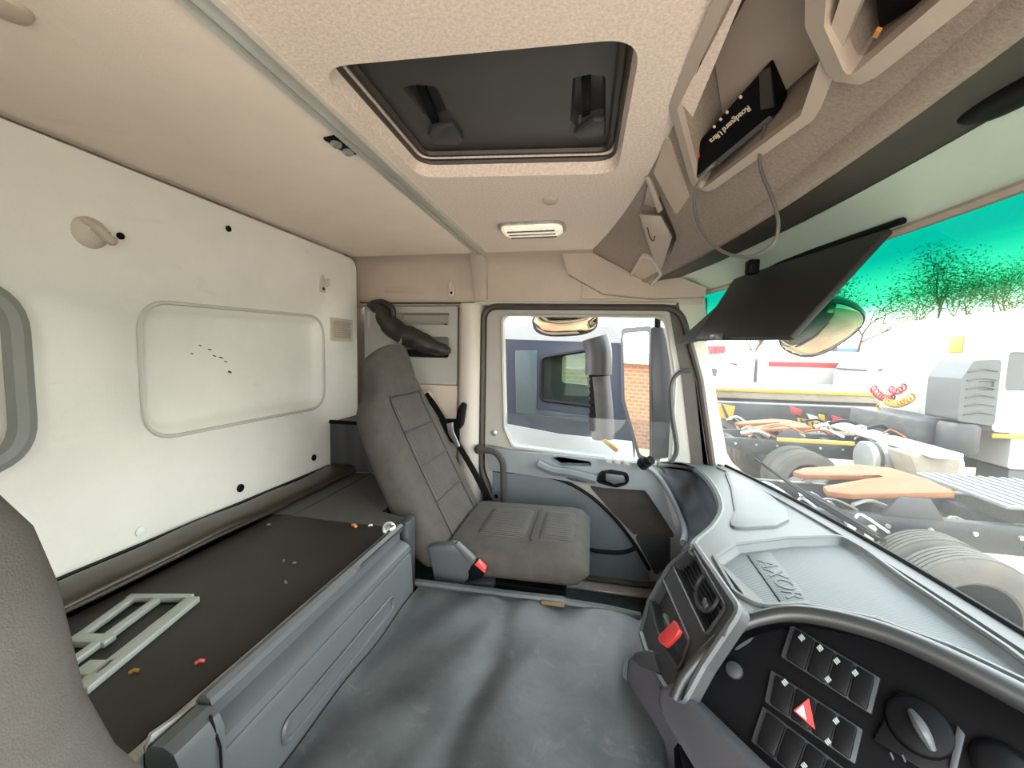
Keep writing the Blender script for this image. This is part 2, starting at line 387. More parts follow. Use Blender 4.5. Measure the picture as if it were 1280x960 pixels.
# passenger side wall: upper lining with a cove to the roof
bm = B()
prof = [(1.80, .215), (1.795, .36), (1.785, .395), (1.755, .422), (1.70, .432), (1.70, .45), (1.86, .45), (1.86, .215)]
prism(bm, [(-1.21, a, b) for a, b in prof], (1.645, 0, 0)); struct('wall_left', bm, M['beige'], ang=50)
bm = B(); tube(bm, [(-1.10, 1.792, .222), (-.53, 1.792, .226), (.33, 1.79, .218)], .006, 6); struct('trim_5', bm, M['cream'])
bm = B(); box(bm, (-1.21, 1.872, ZF), (-.60, 1.90, .22)); struct('wall_left', bm, M['beige'])
bm = B(); box(bm, (-1.0, 1.797, .275), (-.80, 1.803, .375), .004); struct('trim_6', bm, M['beige'])
# B pillar
bm = B()
pp = [(-.615, 1.80), (-.612, 1.775), (-.592, 1.757), (-.565, 1.752), (-.535, 1.757), (-.512, 1.775), (-.505, 1.86), (-.615, 1.86)]
prism(bm, [(a, b, ZF) for a, b in pp], (0, 0, 1.26)); struct('trim_7', bm, M['cream'], ang=60)

# ------------------------------------------------------------------ passenger door
D = thing('door_1', 'passenger door with a big window and grey-blue moulded armrest', None, (0, YL, ZF), kind='structure')
def fdoor(u, v, w): return V((u, YL-w, v))
dout = rpoly([V((-.487, .195)), V((.335, .188)), V((.425, -.10)), V((.50, -.50)), V((.47, -1.0)), V((-.30, -1.0)), V((-.487, -.55))], [.05, .08, .1, .05, .1, .2, .15], 6)
wout = rpoly([V((-.418, .172)), V((.292, .166)), V((.345, -.10)), V((.345, -.475)), V((-.352, -.438)), V((-.395, -.35))], [.03, .05, .1, .03, .04, .06], 6)
bm = B(); plate(bm, fdoor, dout, [(wout, None, .004)], .05); obj('door_frame', bm, M['doorcard'], D)
bm = B(); tube(bm, [fdoor(p.x, p.y, .004) for p in wout], .007, 6, True); obj('window_gasket', bm, M['doorcard'], D)
M['dglass'] = glass('door_glass', (.80, .84, .86), .03)
bm = B()
pane = [p for p in offs(wout, -.012)]
low = [V((-.43, -.285)), V((.36, -.29)), V((.36, -.485)), V((-.36, -.452)), V((-.41, -.36))]
prism(bm, [(p.x, YL+.028, p.y) for p in low], (0, .004, 0)); obj('pane', bm, M['dglass'], D, label='lowered side glass, its top edge half way up the opening')
# lower trim below the window
def px_door(pts, w=0): return px2(pts, AY, YL-w, 'xz')
trim = rpoly(px_door([(607, 556), (640, 563), (740, 572), (812, 580), (822, 592), (838, 640), (846, 668), (806, 612), (755, 609), (706, 600), (640, 590), (612, 588)], .02), .012, 3)
cups = [(rpoly(px_door([(684, 572), (700, 571), (738, 577), (740, 583), (700, 582)], .03), .010), .03, .006),
        (rpoly(px_door([(698, 592), (735, 598), (733, 604), (712, 600)], .03), .008), .02, .004)]
bm = B(); plate(bm, lambda u, v, w: V((u, YL-.03-w, v)), trim, cups, .03); obj('armrest', bm, M['door'], D)
bm = B()
pts = [AY(a, b, YL-.055) for a, b in [(672, 580), (690, 588), (715, 592), (745, 600)]]
tube(bm, pts, .020, 8, sm=5); obj('pull_handle', bm, M['doorlow'], D)
bm = B(); lp = rpoly(px_door([(744, 602), (750, 590), (764, 588), (786, 592), (786, 604), (770, 609)], .045), .030, 5)
plate(bm, lambda u, v, w: V((u, YL-.055-w, v)), lp, [(offs(lp, .008), .012, .006)], .03); h = obj('handle_cup', bm, M['dark'], D)
bm = B(); prism(bm, [AY(a, b, YL-.068) for a, b in [(757, 592), (780, 595), (782, 603), (768, 606), (757, 601)]], (0, .012, 0), .004); obj('door_latch', bm, M['grey'], h)
for k in range(3):
    a = 756+11*k
    bm = B(); prism(bm, [AY(x, y, YL-.066) for x, y in [(a, 573+k), (a+8, 574+k), (a+9, 580+k), (a+2, 579+k)]], (0, .016, 0), .003); obj('window_switch', bm, M['doorcard'], D)
# knob: a ribbed round tweeter
p = AY(806, 578, YL-.06)
for k in range(3):
    bm = B(); lathe(bm, [(.012, 0), (.027-.004*k, .003), (.027-.004*k, .010), (.014, .012)], p+V((-.012+.014*k, -.012*k, .012*k-.01)), (.5, -.6, .6), 16); obj('knob', bm, M['dark'], D)
# lower door card inside the dark arc
arc = [(616, 588), (660, 592), (700, 600), (735, 618), (765, 645), (790, 676), (812, 712), (812, 738), (640, 726), (612, 700)]
bm = B(); plate(bm, lambda u, v, w: V((u, YL-.015-w, v)), rpoly(px_door(arc, .015), .01, 2), (), .03); obj('lower_panel', bm, M['doorlow'], D)
bm = B(); tube(bm, [AY(a, b, YL-.018) for a, b in arc[:7]], .0075, 8, sm=5); obj('edge_seal', bm, M['dark'], D)
bm = B(); tube(bm, [AY(a, b, YL-.022) for a, b in [(728, 680), (738, 687), (760, 690), (780, 690), (795, 685)]], .009, 6, sm=4); obj('pocket_edge', bm, M['dark'], D)
bm = B(); plate(bm, lambda u, v, w: V((u, YL-.010-w, v)), rpoly(px_door([(735, 606), (806, 612), (845, 672), (792, 668), (765, 640)], .01), .012, 3), (), .02); obj('speaker_cloth', bm, M['speaker'], D)
bm = B(); plate(bm, lambda u, v, w: V((u, YL-.008-w, v)), rpoly(px_door([(794, 672), (826, 650), (838, 668), (838, 705), (820, 720)], .01), .012, 3), (), .02); obj('kick_panel', bm, M['greyd'], D)
bm = B(); lathe(bm, [(.014, 0), (.014, .006), (.008, .008)], AY(618, 541, YL), (0, -1, 0), 14); obj('lock_button', bm, M['steel'], D)
bm = B(); plate(bm, lambda u, v, w: V((u, 1.842-w, v)), [V(p) for p in [(-.62, ZF), (.50, ZF), (.50, -.46), (.43, .22), (.40, .45), (-.62, .45)]], [(offs(dout, .022), None, 0)], .02); struct('trim_17', bm, M['rubber'])
# seals of the door opening
bm = B(); so = offs(dout, -.014); tube(bm, [(p.x, YL-.012, p.y) for p in so], .014, 8, True); struct('trim_8', bm, M['rubber'])
bm = B(); box(bm, (-.50, 1.72, ZF), (.50, 1.86, ZF+.012), .004); struct('trim_9', bm, M['sill'])
bm = B(); box(bm, (-.52, 1.815, -1.05), (.55, 1.86, -.90)); struct('trim_10', bm, M['doorlow'])
# A pillar
bm = B(); plate(bm, lambda u, v, w: V((u, YL+.0-w, v)), px2([(848, 380), (884, 372), (884, 430), (912, 585), (876, 590), (862, 470)], AY, 1.80, 'xz'), (), .05); A_ = struct('trim_11', bm, M['cream'])
bm = B(); prism(bm, [AY(a, b, 1.795) for a, b in [(835, 378), (848, 378), (868, 470), (880, 590), (866, 590), (852, 470)]], (0, .03, 0)); struct('trim_12', bm, M['rubber'])

# windscreen: a curved sheet of glass 5 mm thick
def ws(y, z, o=0): return V((.725 - (z+.45)*.141 - bend(y) + o, y, z))
M['wglass'] = glass('windscreen_glass', (.88, .90, .89), .022, band=(.575*SC, .74*SC, (.006, .235, .198), (.10, .38, .26)))
bm = B()
ys = [YR+(1.87-YR)*i/24 for i in range(25)]; zs = [-.52+.80*j/10 for j in range(11)]
fr = [[bm.verts.new(ws(y, z)) for z in zs] for y in ys]; bk = [[bm.verts.new(ws(y, z, .004)) for z in zs] for y in ys]
for g in (fr, bk):
    for i in range(24):
        for j in range(10): face(bm, (g[i][j], g[i+1][j], g[i+1][j+1], g[i][j+1]))
W1 = struct('window_1', bm, M['wglass'])
bm = B(); tube(bm, [ws(y, .262, -.004) for y in ys], .010, 6); struct('trim_13', bm, M['beige'])
bm = B(); tube(bm, [ws(y, -.462, -.006) for y in ys], .012, 6); struct('trim_14', bm, M['rubber'])
bm = B(); tube(bm, [ws(1.83, -.50+.08*i, -.012) for i in range(10)], .011, 6); struct('trim_15', bm, M['rubber'])

# ------------------------------------------------------------------ overhead console, bent to follow the windscreen
def wrap(bm):
    for v in bm.verts: v.co.x -= bend(v.co.y)
A0, A1 = V((.14, .43)), V((.345, .316))      # the sloping face, in x and z
fn = V((-(A1-A0).y*-1, 0)); fdir = (A1-A0).normalized(); fnn = V((fdir.y, -fdir.x))   # fnn points down and back, out of the face
LF = (A1-A0).length
def fcon(u, v, w): q = A0 + fdir*v + fnn*w; return V((q.x, u, q.y))
def cf(px, py):                             # where that line of sight meets the sloping face: (y, distance down the face)
    r = ray(px, py); k = 1.0
    for _ in range(40):
        p = r*k; x = p.x+bend(p.y); zz = A0.y-(x-A0.x)*(A0.y-A1.y)/(A1.x-A0.x)
        d = p.z-zz; p2 = r*(k*1.001); x2 = p2.x+bend(p2.y); d2 = p2.z-(A0.y-(x2-A0.x)*(A0.y-A1.y)/(A1.x-A0.x))
        k -= d/((d2-d)/(k*.001))
    p = r*k; return V((p.y, (p.x+bend(p.y)-A0.x)/(A1.x-A0.x)*LF))
OC = thing('overhead_console', 'beige speckled overhead console above the windscreen with open compartments', 'console', (.3, .8, .3))
bin1 = rpoly([cf(852, 126), cf(878, 232), cf(1008, 133), V((.44, .10)), V((.40, .02))], .012, 3)
bin2 = rpoly([cf(1074, 76), V((.44, LF*.80)), V((.35, LF*.5)), V((.40, LF*.25)), cf(1046, 8)], .008, 3)
slot = rpoly([cf(812, 216), cf(846, 296), cf(836, 322), cf(800, 262)], .01, 3)
bm = B()
ol = []
N = 36
for i in range(N+1): ol.append(V((YR+(1.74-YR)*i/N, 0)))
for i in range(N, -1, -1): ol.append(V((YR+(1.74-YR)*i/N, LF)))
plate(bm, fcon, ol, [(bin1, .085, .010), (bin2, .085, .004), (slot, .05, .004)], .095)
bmesh.ops.subdivide_edges(bm, edges=[e for e in bm.edges if abs(e.verts[0].co.y-e.verts[1].co.y) > .12], cuts=4)
bmesh.ops.triangulate(bm, faces=bm.faces)
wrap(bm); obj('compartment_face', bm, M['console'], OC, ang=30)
def strip_y(name, prof, m, y0=YR, y1=1.80, ang=40):
    bm = B(); rings = []
    for i in range(31):
        y = y0+(y1-y0)*i/30; rings.append([V((a, y, b)) for a, b in prof])
    loft(bm, rings); wrap(bm); return obj(name, bm, m, OC, ang=ang)
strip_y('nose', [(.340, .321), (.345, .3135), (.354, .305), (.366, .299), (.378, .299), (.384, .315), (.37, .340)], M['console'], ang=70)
strip_y('underside', [(.376, .3005), (.40, .300), (.45, .312), (.505, .320), (.505, .338), (.376, .338)], M['rubber'], ang=60)
strip_y('header_panel', [(.502, .318), (.53, .314), (.60, .278), (.622, .265), (.632, .275), (.60, .31), (.52, .335)], M['green_lit'], ang=60)
# end cheek where the console meets the side wall
bm = B()
e = [V((a-bend(1.745), 1.745, b)) for a, b in [(.02, .43), (.14, .43), (.345, .316), (.376, .30), (.50, .318), (.60, .275), (.60, .24), (.40, .235), (.20, .255), (.05, .34)]]
prism(bm, e, (0, .06, 0)); obj('end_cheek', bm, M['beige'], OC)
for a, b, w_ in ((1100, 208, .035), (1262, 122, .06)):
    bm = B(); p = AX(a, b, .47); bmesh.ops.create_icosphere(bm, subdivisions=3, radius=1)
    for v in bm.verts: v.co = V((p.x+v.co.x*.030, p.y+v.co.y*w_, p.z+.004+v.co.z*.016))
    obj('blind_clip', bm, M['dark'], OC)
# frames round the two bins
def frame(name, loop, wd, hgt, m):
    bm = B(); n = len(loop); o = offs(loop, -wd)
    rings = []
    for i in range(n):
        a, b = loop[i], o[i]
        rings.append([fcon(a.x, a.y, -.004), fcon(a.x, a.y, hgt), fcon(b.x, b.y, hgt*.8), fcon(b.x, b.y, -.004)])
    rings.append(rings[0]); loft(bm, rings, cap=False); bmesh.ops.remove_doubles(bm, verts=bm.verts, dist=1e-6)
    wrap(bm); return obj(name, bm, m, OC)
frame('bin_frame', bin1, .018, .014, M['beige']); frame('bin_frame', bin2, .022, .022, M['beige'])
bm = B(); lo = offs(bin1, .012); a = add(bm, [fcon(p.x, p.y, -.078) for p in lo]); bmesh.ops.triangle_fill(bm, edges=[bm.edges.new((a[i], a[(i+1) % len(a)])) for i in range(len(a))], use_beauty=True)
bmesh.ops.solidify(bm, geom=bm.faces[:], thickness=.003); wrap(bm); obj('bin_floor', bm, M['beige'], OC)
bm = B(); lo = offs(bin2, .006); a = add(bm, [fcon(p.x, p.y, -.074) for p in lo]); bmesh.ops.triangle_fill(bm, edges=[bm.edges.new((a[i], a[(i+1) % len(a)])) for i in range(len(a))], use_beauty=True)
bmesh.ops.solidify(bm, geom=bm.faces[:], thickness=.003); wrap(bm); obj('bin_floor', bm, M['dark'], OC)
bm = B(); prism(bm, [fcon(p.x, p.y, -.012) for p in (cf(1084, 0), cf(1091, 50), cf(1168, 2), V((.40, LF*.55)))], (.004, 0, .006)); wrap(bm); obj('bin_lining', bm, M['dark'], OC)
bm = B(); prism(bm, [fcon(p.x, p.y, .002) for p in (cf(1092, 44), cf(1096, 36), cf(1102, 38), cf(1098, 46))], (.002, 0, .004)); wrap(bm); obj('orange_clip', bm, M['orange'], OC)
# blanking panel
bm = B(); plate(bm, fcon, rpoly([cf(835, 166), cf(862, 245), cf(846, 268), cf(818, 214)], .006, 3), (), .006)
for v in bm.verts: v.co += V((fnn.x, 0, fnn.y))*.004
wrap(bm); obj('blanking_panel', bm, M['tan'], OC)
# hanging flap of the broken end compartment with its bracket
bm = B(); prism(bm, [fcon(p.x, p.y, .006) for p in [cf(801, 264), cf(828, 266), cf(842, 292), cf(829, 332), cf(818, 322)]], (-.005, -.012, -.008), .003); wrap(bm)
obj('flap', bm, M['beige'], OC)
bm = B(); prism(bm, [fcon(p.x, p.y, .008) for p in [cf(809, 216), cf(815, 216), cf(831, 258), cf(825, 262)]], (-.004, -.008, -.006), .002); wrap(bm); obj('flap_arm', bm, M['beige'], OC)
bm = B(); tube(bm, [fcon(p.x, p.y, .024) for p in [cf(815, 275), cf(818, 288), cf(822, 292), cf(824, 286)]], .0016, 5, sm=4); wrap(bm); obj('crack', bm, M['rubber'], OC)
# open pocket at the far end
bm = B(); loop = [cf(786, 352), cf(806, 318), cf(818, 322), cf(826, 340), cf(812, 356), cf(796, 362)]
frame('pocket_rim', rpoly(loop, .01, 3), .010, .012, M['cream'])
bm = B(); plate(bm, fcon, offs(rpoly(loop, .01, 3), -.003), (), .004)
for v in bm.verts: v.co += V((fnn.x, 0, fnn.y))*.003
wrap(bm); obj('pocket_floor', bm, M['tan'], OC)
bm = B(); box(bm, (-.06, 1.788, .24), (.10, 1.796, .35), .003); obj('end_panel', bm, M['tan'], OC)

# payment box in the bin, with lettering, a red key and a loop of cable
pA = fcon(cf(868, 222).x, cf(868, 222).y, .02); pA.x -= bend(pA.y)
nface = V((-.62, -.36, -.70)).normalized()
q = [PL(a, b, pA, nface) for a, b in [(869, 224), (972, 142), (963, 76), (871, 180)]]
DV = thing('radio_unit', 'slim black electronic unit with gold lettering and red key in the overhead bin', 'device', pA)
bm = B(); prism(bm, q, -nface*.035, .004); obj('body', bm, M['dark'], DV)
ex = (q[1]-q[0]).normalized(); ey = (q[3]-q[0]); ey = (ey-ex*ey.dot(ex)).normalized(); nf = ex.cross(ey)
if nf.dot(nface) < 0: nf = -nf
bm = B(); k = [PL(a, b, pA+nf*.002, nface) for a, b in [(867, 198), (873, 188), (874, 196), (868, 206)]]; prism(bm, k, -nf*.004); obj('key', bm, M['red'], DV, label='red key')
bm = B(); k = [PL(a, b, pA+nf*.002, nface) for a, b in [(948, 92), (962, 84), (967, 135), (950, 138)]]; prism(bm, k, -nf*.006, .002); obj('end_window', bm, M['rubber'], DV)
bm = B(); k = [PL(a, b, pA+nf*.001, nface) for a, b in [(869, 222), (876, 224), (966, 150), (962, 144)]]; prism(bm, k, -nf*.008, .002); obj('edge_strip', bm, M['grey'], DV)
for a, b in [(893, 158), (901, 149), (909, 140), (926, 121)]:
    bm = B(); p = PL(a, b, pA+nf*.0015, nface); lathe(bm, [(.003, 0), (.003, .001), (.0015, .002)], p, nf, 8); obj('indicator', bm, M['gold'], DV)
def text(name, s, size, o, x, y, m, parent, ext=.0008, sx=1.0):
    c = bpy.data.curves.new(name, 'FONT'); c.body = s; c.size = size*SC; c.extrude = ext*SC; c.align_x = 'CENTER'; c.align_y = 'CENTER'; c.resolution_u = 3
    t_ = bpy.data.objects.new(name, c); C.objects.link(t_); bpy.context.view_layer.update()
    me = bpy.data.meshes.new_from_object(t_); bpy.data.objects.remove(t_)
    x = V(x).normalized(); y = V(y); y = (y-x*y.dot(x)).normalized(); z = x.cross(y)
    w = V(o)*SC-ORG[parent]
    me.transform(Matrix(((x.x*sx, y.x, z.x, w.x), (x.y*sx, y.y, z.y, w.y), (x.z*sx, y.z, z.z, w.z), (0, 0, 0, 1))))
    me.materials.clear(); me.materials.append(m)
    o_ = bpy.data.objects.new(name, me); C.objects.link(o_); o_.parent = parent; ORG[o_] = ORG[parent]; return o_
DEVTEXT = 'Roadguard Ultra'
text('lettering', DEVTEXT, .014, PL(911, 157, pA+nf*.002, nface), q[0]-q[1], -ey, M['gold'], DV, sx=1.0)
def hang(a, b): return PL(a, b, V((.235, .80, .33)), V((-.7, -.75, 0)))
bm = B(); tube(bm, [q[1].lerp(q[0], .12)+V((0, 0, -.004))] + [hang(a, b) for a, b in [(950, 190), (952, 215), (966, 250), (973, 280), (966, 305), (940, 320), (912, 318), (888, 303), (873, 280), (868, 252), (874, 226), (892, 205)]] + [q[0].lerp(q[1], .35)+V((0, 0, -.006))], .0030, 7, sm=6)
obj('cable', bm, M['cable'], DV, label='thin grey cable hanging in a loop')

# ------------------------------------------------------------------ roof hatch
H = thing('roof_hatch', 'dark sliding roof hatch panel with two recessed catches in the ceiling', 'roof hatch', (-.2, .79, ZC+.05))
def fh(u, v, w): return V((u, v, ZC+.055-w))
def hp(pts): return [AZ(a, b, ZC+.055).to_2d() for a, b in pts]
h1 = rpoly(hp([(503, 110), (517, 106), (545, 108), (565, 150), (548, 158), (527, 140)]), .006, 3)
h2 = rpoly(hp([(716, 97), (738, 93), (757, 95), (757, 150), (722, 160), (713, 150)]), .008, 3)
bm = B(); plate(bm, fh, rect(-.47, .50, .09, 1.06), [(h1, .022, .006), (h2, .022, .006)], .03); obj('panel', bm, M['hatch'], H)
bm = B(); tube(bm, [fh(p.x, p.y, .007) for p in offs(rpoly([V((-.435, .575)), V((.050, .600)), V((.040, 1.018)), V((-.440, .965))], .05, 6), .02)], .008, 6, True); obj('seal', bm, M['rubber'], H)
bm = B(); tube(bm, [fh(p.x, p.y, .022) for p in offs(rpoly([V((-.435, .575)), V((.050, .600)), V((.040, 1.018)), V((-.440, .965))], .05, 6), .006)], .007, 6, True); obj('seal', bm, M['rubber'], H)
for cut, lug in [([(520, 108), (532, 108), (549, 150), (540, 154)], [(540, 152), (566, 146), (580, 166), (574, 172), (544, 172), (534, 160)]),
                 ([(727, 98), (739, 96), (738, 140), (727, 146)], [(741, 140), (757, 140), (757, 160), (722, 164), (716, 158)])]:
    bm = B(); prism(bm, [fh(*p, .004) for p in hp(cut)], (0, 0, .012), .002); c_ = obj('catch_slot', bm, M['dark'], H)
    bm = B(); prism(bm, [fh(*p, .018) for p in hp(lug)], (0, 0, .016), .006); obj('catch', bm, M['greyd'], H)

# dome lamp, button, reading-lamp switch
L = thing('ceiling_light', 'oval clear ceiling lamp behind the roof hatch', 'lamp', (-.22, 1.39, ZC))
bm = B(); lp = rect(-.335, 1.325, -.107, 1.455, .05, 6); rings = [[V((p.x, p.y, ZC)) for p in lp], [V((p.x, p.y, ZC-.008)) for p in lp], [V((p.x, p.y, ZC-.009)) for p in offs(lp, .012)]]
loft(bm, rings); obj('bezel', bm, M['steel'], L)
bm = B(); lp = offs(lp, .010); loft(bm, [[V((p.x, p.y, ZC-.004)) for p in lp], [V((p.x, p.y, ZC-.014)) for p in lp], [V((p.x, p.y, ZC-.022)) for p in offs(lp, .012)], [V((p.x, p.y, ZC-.025)) for p in offs(lp, .03)]]); le = obj('lens', bm, M['lens'], L, ang=60)
for k in range(3):
    bm = B(); y = 1.355+.035*k; tube(bm, [(-.30, y, ZC-.024), (-.14, y, ZC-.024)], .004, 6); obj('rib', bm, M['chrome'], L)
bm = B(); p = AZ(688, 250, ZC); lathe(bm, [(.020, 0), (.020, .006), (.014, .009)], p, (0, 0, -1), 16); obj('ceiling_button', bm, M['beige'], label='small round blind plug in the ceiling between hatch and lamp', cat='plug')
bm = B(); p = AZ(3, 6, ZC); lathe(bm, [(.028, 0), (.025, .006), (.015, .010)], p, (0, 0, -1), 18); obj('ceiling_plug', bm, M['tan'], label='brown round plug in the roof lining above the rear wall, near the driver', cat='plug')
SW = thing('roof_switch', 'small black two-knob switch plate beside the aluminium roof rail', 'switch', (-.55, .79, ZC))
bm = B(); a, b = AZ(417, 171, ZC)+V((-.006, 0, 0)), AZ(444, 189, ZC)+V((-.006, 0, 0)); dv = (b-a).normalized(); sv = V((dv.y, -dv.x, 0))
prism(bm, [a-sv*.015-dv*.006, a+sv*.015-dv*.006, b+sv*.015+dv*.006, b-sv*.015+dv*.006], (0, 0, -.006), .002); obj('plate', bm, M['dark'], SW)
for f_ in (.22, .78):
    bm = B(); lathe(bm, [(.012, .003), (.012, .010), (.007, .014)], a.lerp(b, f_), (0, 0, -1), 14); obj('knob', bm, M['steel'], SW)

# ------------------------------------------------------------------ fittings on the rear wall
def hook(p, n, label):
    t = thing('coat_hook', label, 'hook', p, 'coat hooks'); n = V(n); s = n.cross(V((0, 0, 1)))
    bm = B(); prism(bm, [p+s*a+V((0, 0, b)) for a, b in [(-.016, -.03), (.016, -.03), (.014, .012), (.005, .04), (-.005, .04), (-.014, .012)]], n*.008, .003); obj('plate', bm, M['cream'], t)
    bm = B(); tube(bm, [p+n*.006+V((0, 0, .012)), p+n*.022+V((0, 0, -.006)), p+n*.03+V((0, 0, .006)), p+n*.034+V((0, 0, .022))], .006, 7, sm=4); obj('hook', bm, M['cream'], t)
    bm = B(); lathe(bm, [(.006, 0), (.006, .003)], p+n*.008+V((0, 0, -.016)), n, 8); obj('screw', bm, M['dark'], t)
hook(AY(565, 362, 1.797), (0, -1, 0), 'small cream coat hook on side wall above the rolled curtain')
hook(AX(402, 356, XR), (1, 0, 0), 'small coat hook on the white rear wall above the vent grille')
p = AX(112, 291, XR)
t = thing('coat_hook', 'round grey knob hook high on the left of the white rear wall', 'hook', p, 'coat hooks')
bm = B(); lathe(bm, [(.034, 0), (.032, .008), (.022, .02), (.018, .03)], p, (1, 0, 0), 18); obj('base', bm, M['cream'], t)
bm = B(); tube(bm, [p+V((.012, -.014, .022)), p+V((.035, -.006, .006)), p+V((.038, .012, -.014)), p+V((.03, .022, -.012))], .010, 8, sm=4); obj('hook', bm, M['beige'], t)
bm = B(); lathe(bm, [(.007, 0), (.007, .004)], p+V((.026, .014, .0)), (1, 0, 0), 8); obj('screw', bm, M['dark'], t)
for (a, b, r), lb in zip([(150, 295, .008), (285, 286, .009), (300, 610, .013), (392, 572, .013), (175, 664, .012)],
        ['tiny black plug just right of the round knob hook', 'tiny dark plug near the ceiling line of the rear wall', 'black screw cap low on rear wall below the pressed panel', 'black screw cap low on rear wall near the corner', 'pale screw cap low on rear wall above the bolster']):
    bm = B(); lathe(bm, [(r, 0), (r, .004), (r*.6, .007)], AX(a, b, XR), (1, 0, 0), 12); obj('screw_cap', bm, M['white'] if a == 175 else M['dark'], label=lb, cat='screw', group='screw caps on the rear wall')
G = thing('vent_grille', 'small square white louvred vent in rear wall corner', 'vent', (XR, 1.59, .08))
g0, g1 = rect(1.521, .035, 1.672, .135), rect(1.537, .05, 1.656, .12)
bm = B(); plate(bm, lambda u, v, w: V((XR+.008+w, u, v)), g0, [(g1, .006, .001)], .01); obj('frame', bm, M['cream'], G)
for k in range(8):
    bm = B(); z = .0535+.0087*k; box(bm, (XR+.003, 1.537, z), (XR+.009, 1.656, z+.0045)); obj('slat', bm, M['beige'], G)

# ------------------------------------------------------------------ cupboard on the side wall, curtain
K = thing('side_cupboard', 'cream wall cupboard with two slots behind the passenger seat', 'cupboard', (-.85, 1.78, -.27))
bm = B()
sl = [(rect(-.93, .122, -.662, .178, .006), .080, .002), (rect(-.93, -.030, -.662, .067, .012), .080, .002)]
plate(bm, lambda u, v, w: V((u, 1.775-w, v)), rect(-1.095, -.155, -.622, .208, .008), sl, .09); obj('front', bm, M['doorcard'], K)
bm = B(); box(bm, (-1.095, 1.779, -.50), (-.622, 1.86, -.158), .004); obj('lower_front', bm, M['beige'], K)
for z0, z1 in ((-.027, .005),):
    bm = B(); box(bm, (-.925, 1.785, z0), (-.667, 1.85, z1)); obj('slot_content', bm, M['dark'], K)
for z in (.205, -.10):
    bm = B(); box(bm, (-1.075, 1.768, z-.10), (-1.06, 1.776, z-.02), .002); obj('hinge', bm, M['cream'], K)
bm = B(); lathe(bm, [(.007, 0), (.007, .004)], V((-.685, 1.79, .125)), (0, 0, 1), 8); obj('screw', bm, M['dark'], K)
CU = thing('curtain', 'dark brown curtain rolled up and tied along the cupboard', 'curtain', (-.95, 1.72, .1))
bm = B()
cp = [AY(a, b, 1.715) for a, b in [(462, 381), (476, 388), (484, 402), (500, 416), (520, 424), (540, 433), (556, 438), (562, 440)]]
rr_ = lambda t: (.018+.040*math.sin(min(1, t*2.2)*pi/2))*(1-.78*max(0, t-.62)/.38) + .003*math.sin(t*40)
tube(bm, cp, rr_, 12, sm=5, flat=.8)
for v in bm.verts: v.co += V((random.uniform(-1, 1), random.uniform(-1, 1), random.uniform(-1, 1)))*.0025
obj('cloth', bm, M['board'], CU, ang=60)
bm = B(); tube(bm, [AY(a, b, 1.725) for a, b in [(466, 381), (478, 379), (490, 386), (492, 398)]], lambda t: .022-.010*t, 8, sm=4); obj('bunch', bm, M['board'], CU)
bm = B(); tube(bm, [AY(504, 420, 1.672), AY(501, 427, 1.665), AY(499, 432, 1.67)], .010, 6, flat=.4); obj('tie', bm, M['rim'], CU, label='cream tie')
bm = B(); tube(bm, [(-1.11, 1.765, .226), (-.9, 1.765, .222), (-.54, 1.77, .222)], .004, 6); obj('rod', bm, M['rubber'], CU)

# dark pleated pocket in the corner above the bunk
PK = thing('storage_pocket', 'dark pleated fabric pocket in the corner above the bunk', 'pocket', (-.95, 1.56, -.53))
bm = B()
n = 24; top = []; bot = []
for i in range(n+1):
    x = -1.095+.295*i/n; d = .008*abs(math.sin(i/n*pi*4))
    top.append((x, 1.505-d)); bot.append((x, 1.505-d*.4))
loft(bm, [[V((a, b, -.515)) for a, b in bot+[(-.80, 1.75), (-1.095, 1.75)]], [V((a, b, -.31)) for a, b in top+[(-.80, 1.75), (-1.095, 1.75)]]]); obj('cloth', bm, M['greyd'], PK)
bm = B(); tube(bm, [(-1.09, 1.50, -.308), (-.92, 1.494, -.306), (-.80, 1.50, -.308)], .009, 6); obj('hem', bm, M['dark'], PK)

# ------------------------------------------------------------------ bunk
BK = thing('bunk', 'dark bunk base with two boards, in front of the white rear wall', 'bunk', (-.8, .6, -.74))
bm = B(); box(bm, (-.965, YR+.05, -.555), (-.565, 1.050, -.520), .004); obj('board', bm, M['board'], BK)
bm = B(); prism(bm, [(-1.09, 1.056, -.555), (-.555, 1.056, -.555), (-.555, 1.125, -.555), (-.655, 1.14, -.555), (-.655, 1.50, -.555), (-1.09, 1.50, -.555)], (0, 0, .038), .006); obj('board', bm, M['boardgrey'], BK, label='grey rear lid')
bm = B(); box(bm, (-.90, 1.06, -.52), (-.895, 1.50, -.514), .001); obj('lid_ridge', bm, M['greyd'], BK)
bm = B(); box(bm, (-1.10, YR+.05, -.98), (-.58, 1.12, -.556)); box(bm, (-1.10, 1.12, -.98), (-.72, 1.50, -.556)); obj('carcass', bm, M['dark'], BK)
bm = B(); box(bm, (-.572, YR+.05, -.575), (-.548, 1.046, -.522), .003); obj('edge_rail', bm, M['steel'], BK)
bm = B(); box(bm, (-.545, 1.056, -.80), (-.515, 1.11, -.50), .01); obj('corner_post', bm, M['greyd'], BK)
BO = thing('bolster', 'long dark brown vinyl bolster lying along the foot of the rear wall', 'bolster', (-1.03, .6, -.53))
bm = B()
rings = []
for i in range(41):
    y = YR+.06+(1.495-YR-.06)*i/40; w = .004*math.sin(y*9)+.003*math.sin(y*23)
    rings.append([V((-1.026+.056*math.copysign(abs(math.cos(a))**.6, math.cos(a)), y, -.504+w*.6+.017*math.copysign(abs(math.sin(a))**.7, math.sin(a)))) for a in [2*pi*k/16 for k in range(16)]])
loft(bm, rings); obj('cover', bm, M['bolster'], BO, ang=70)
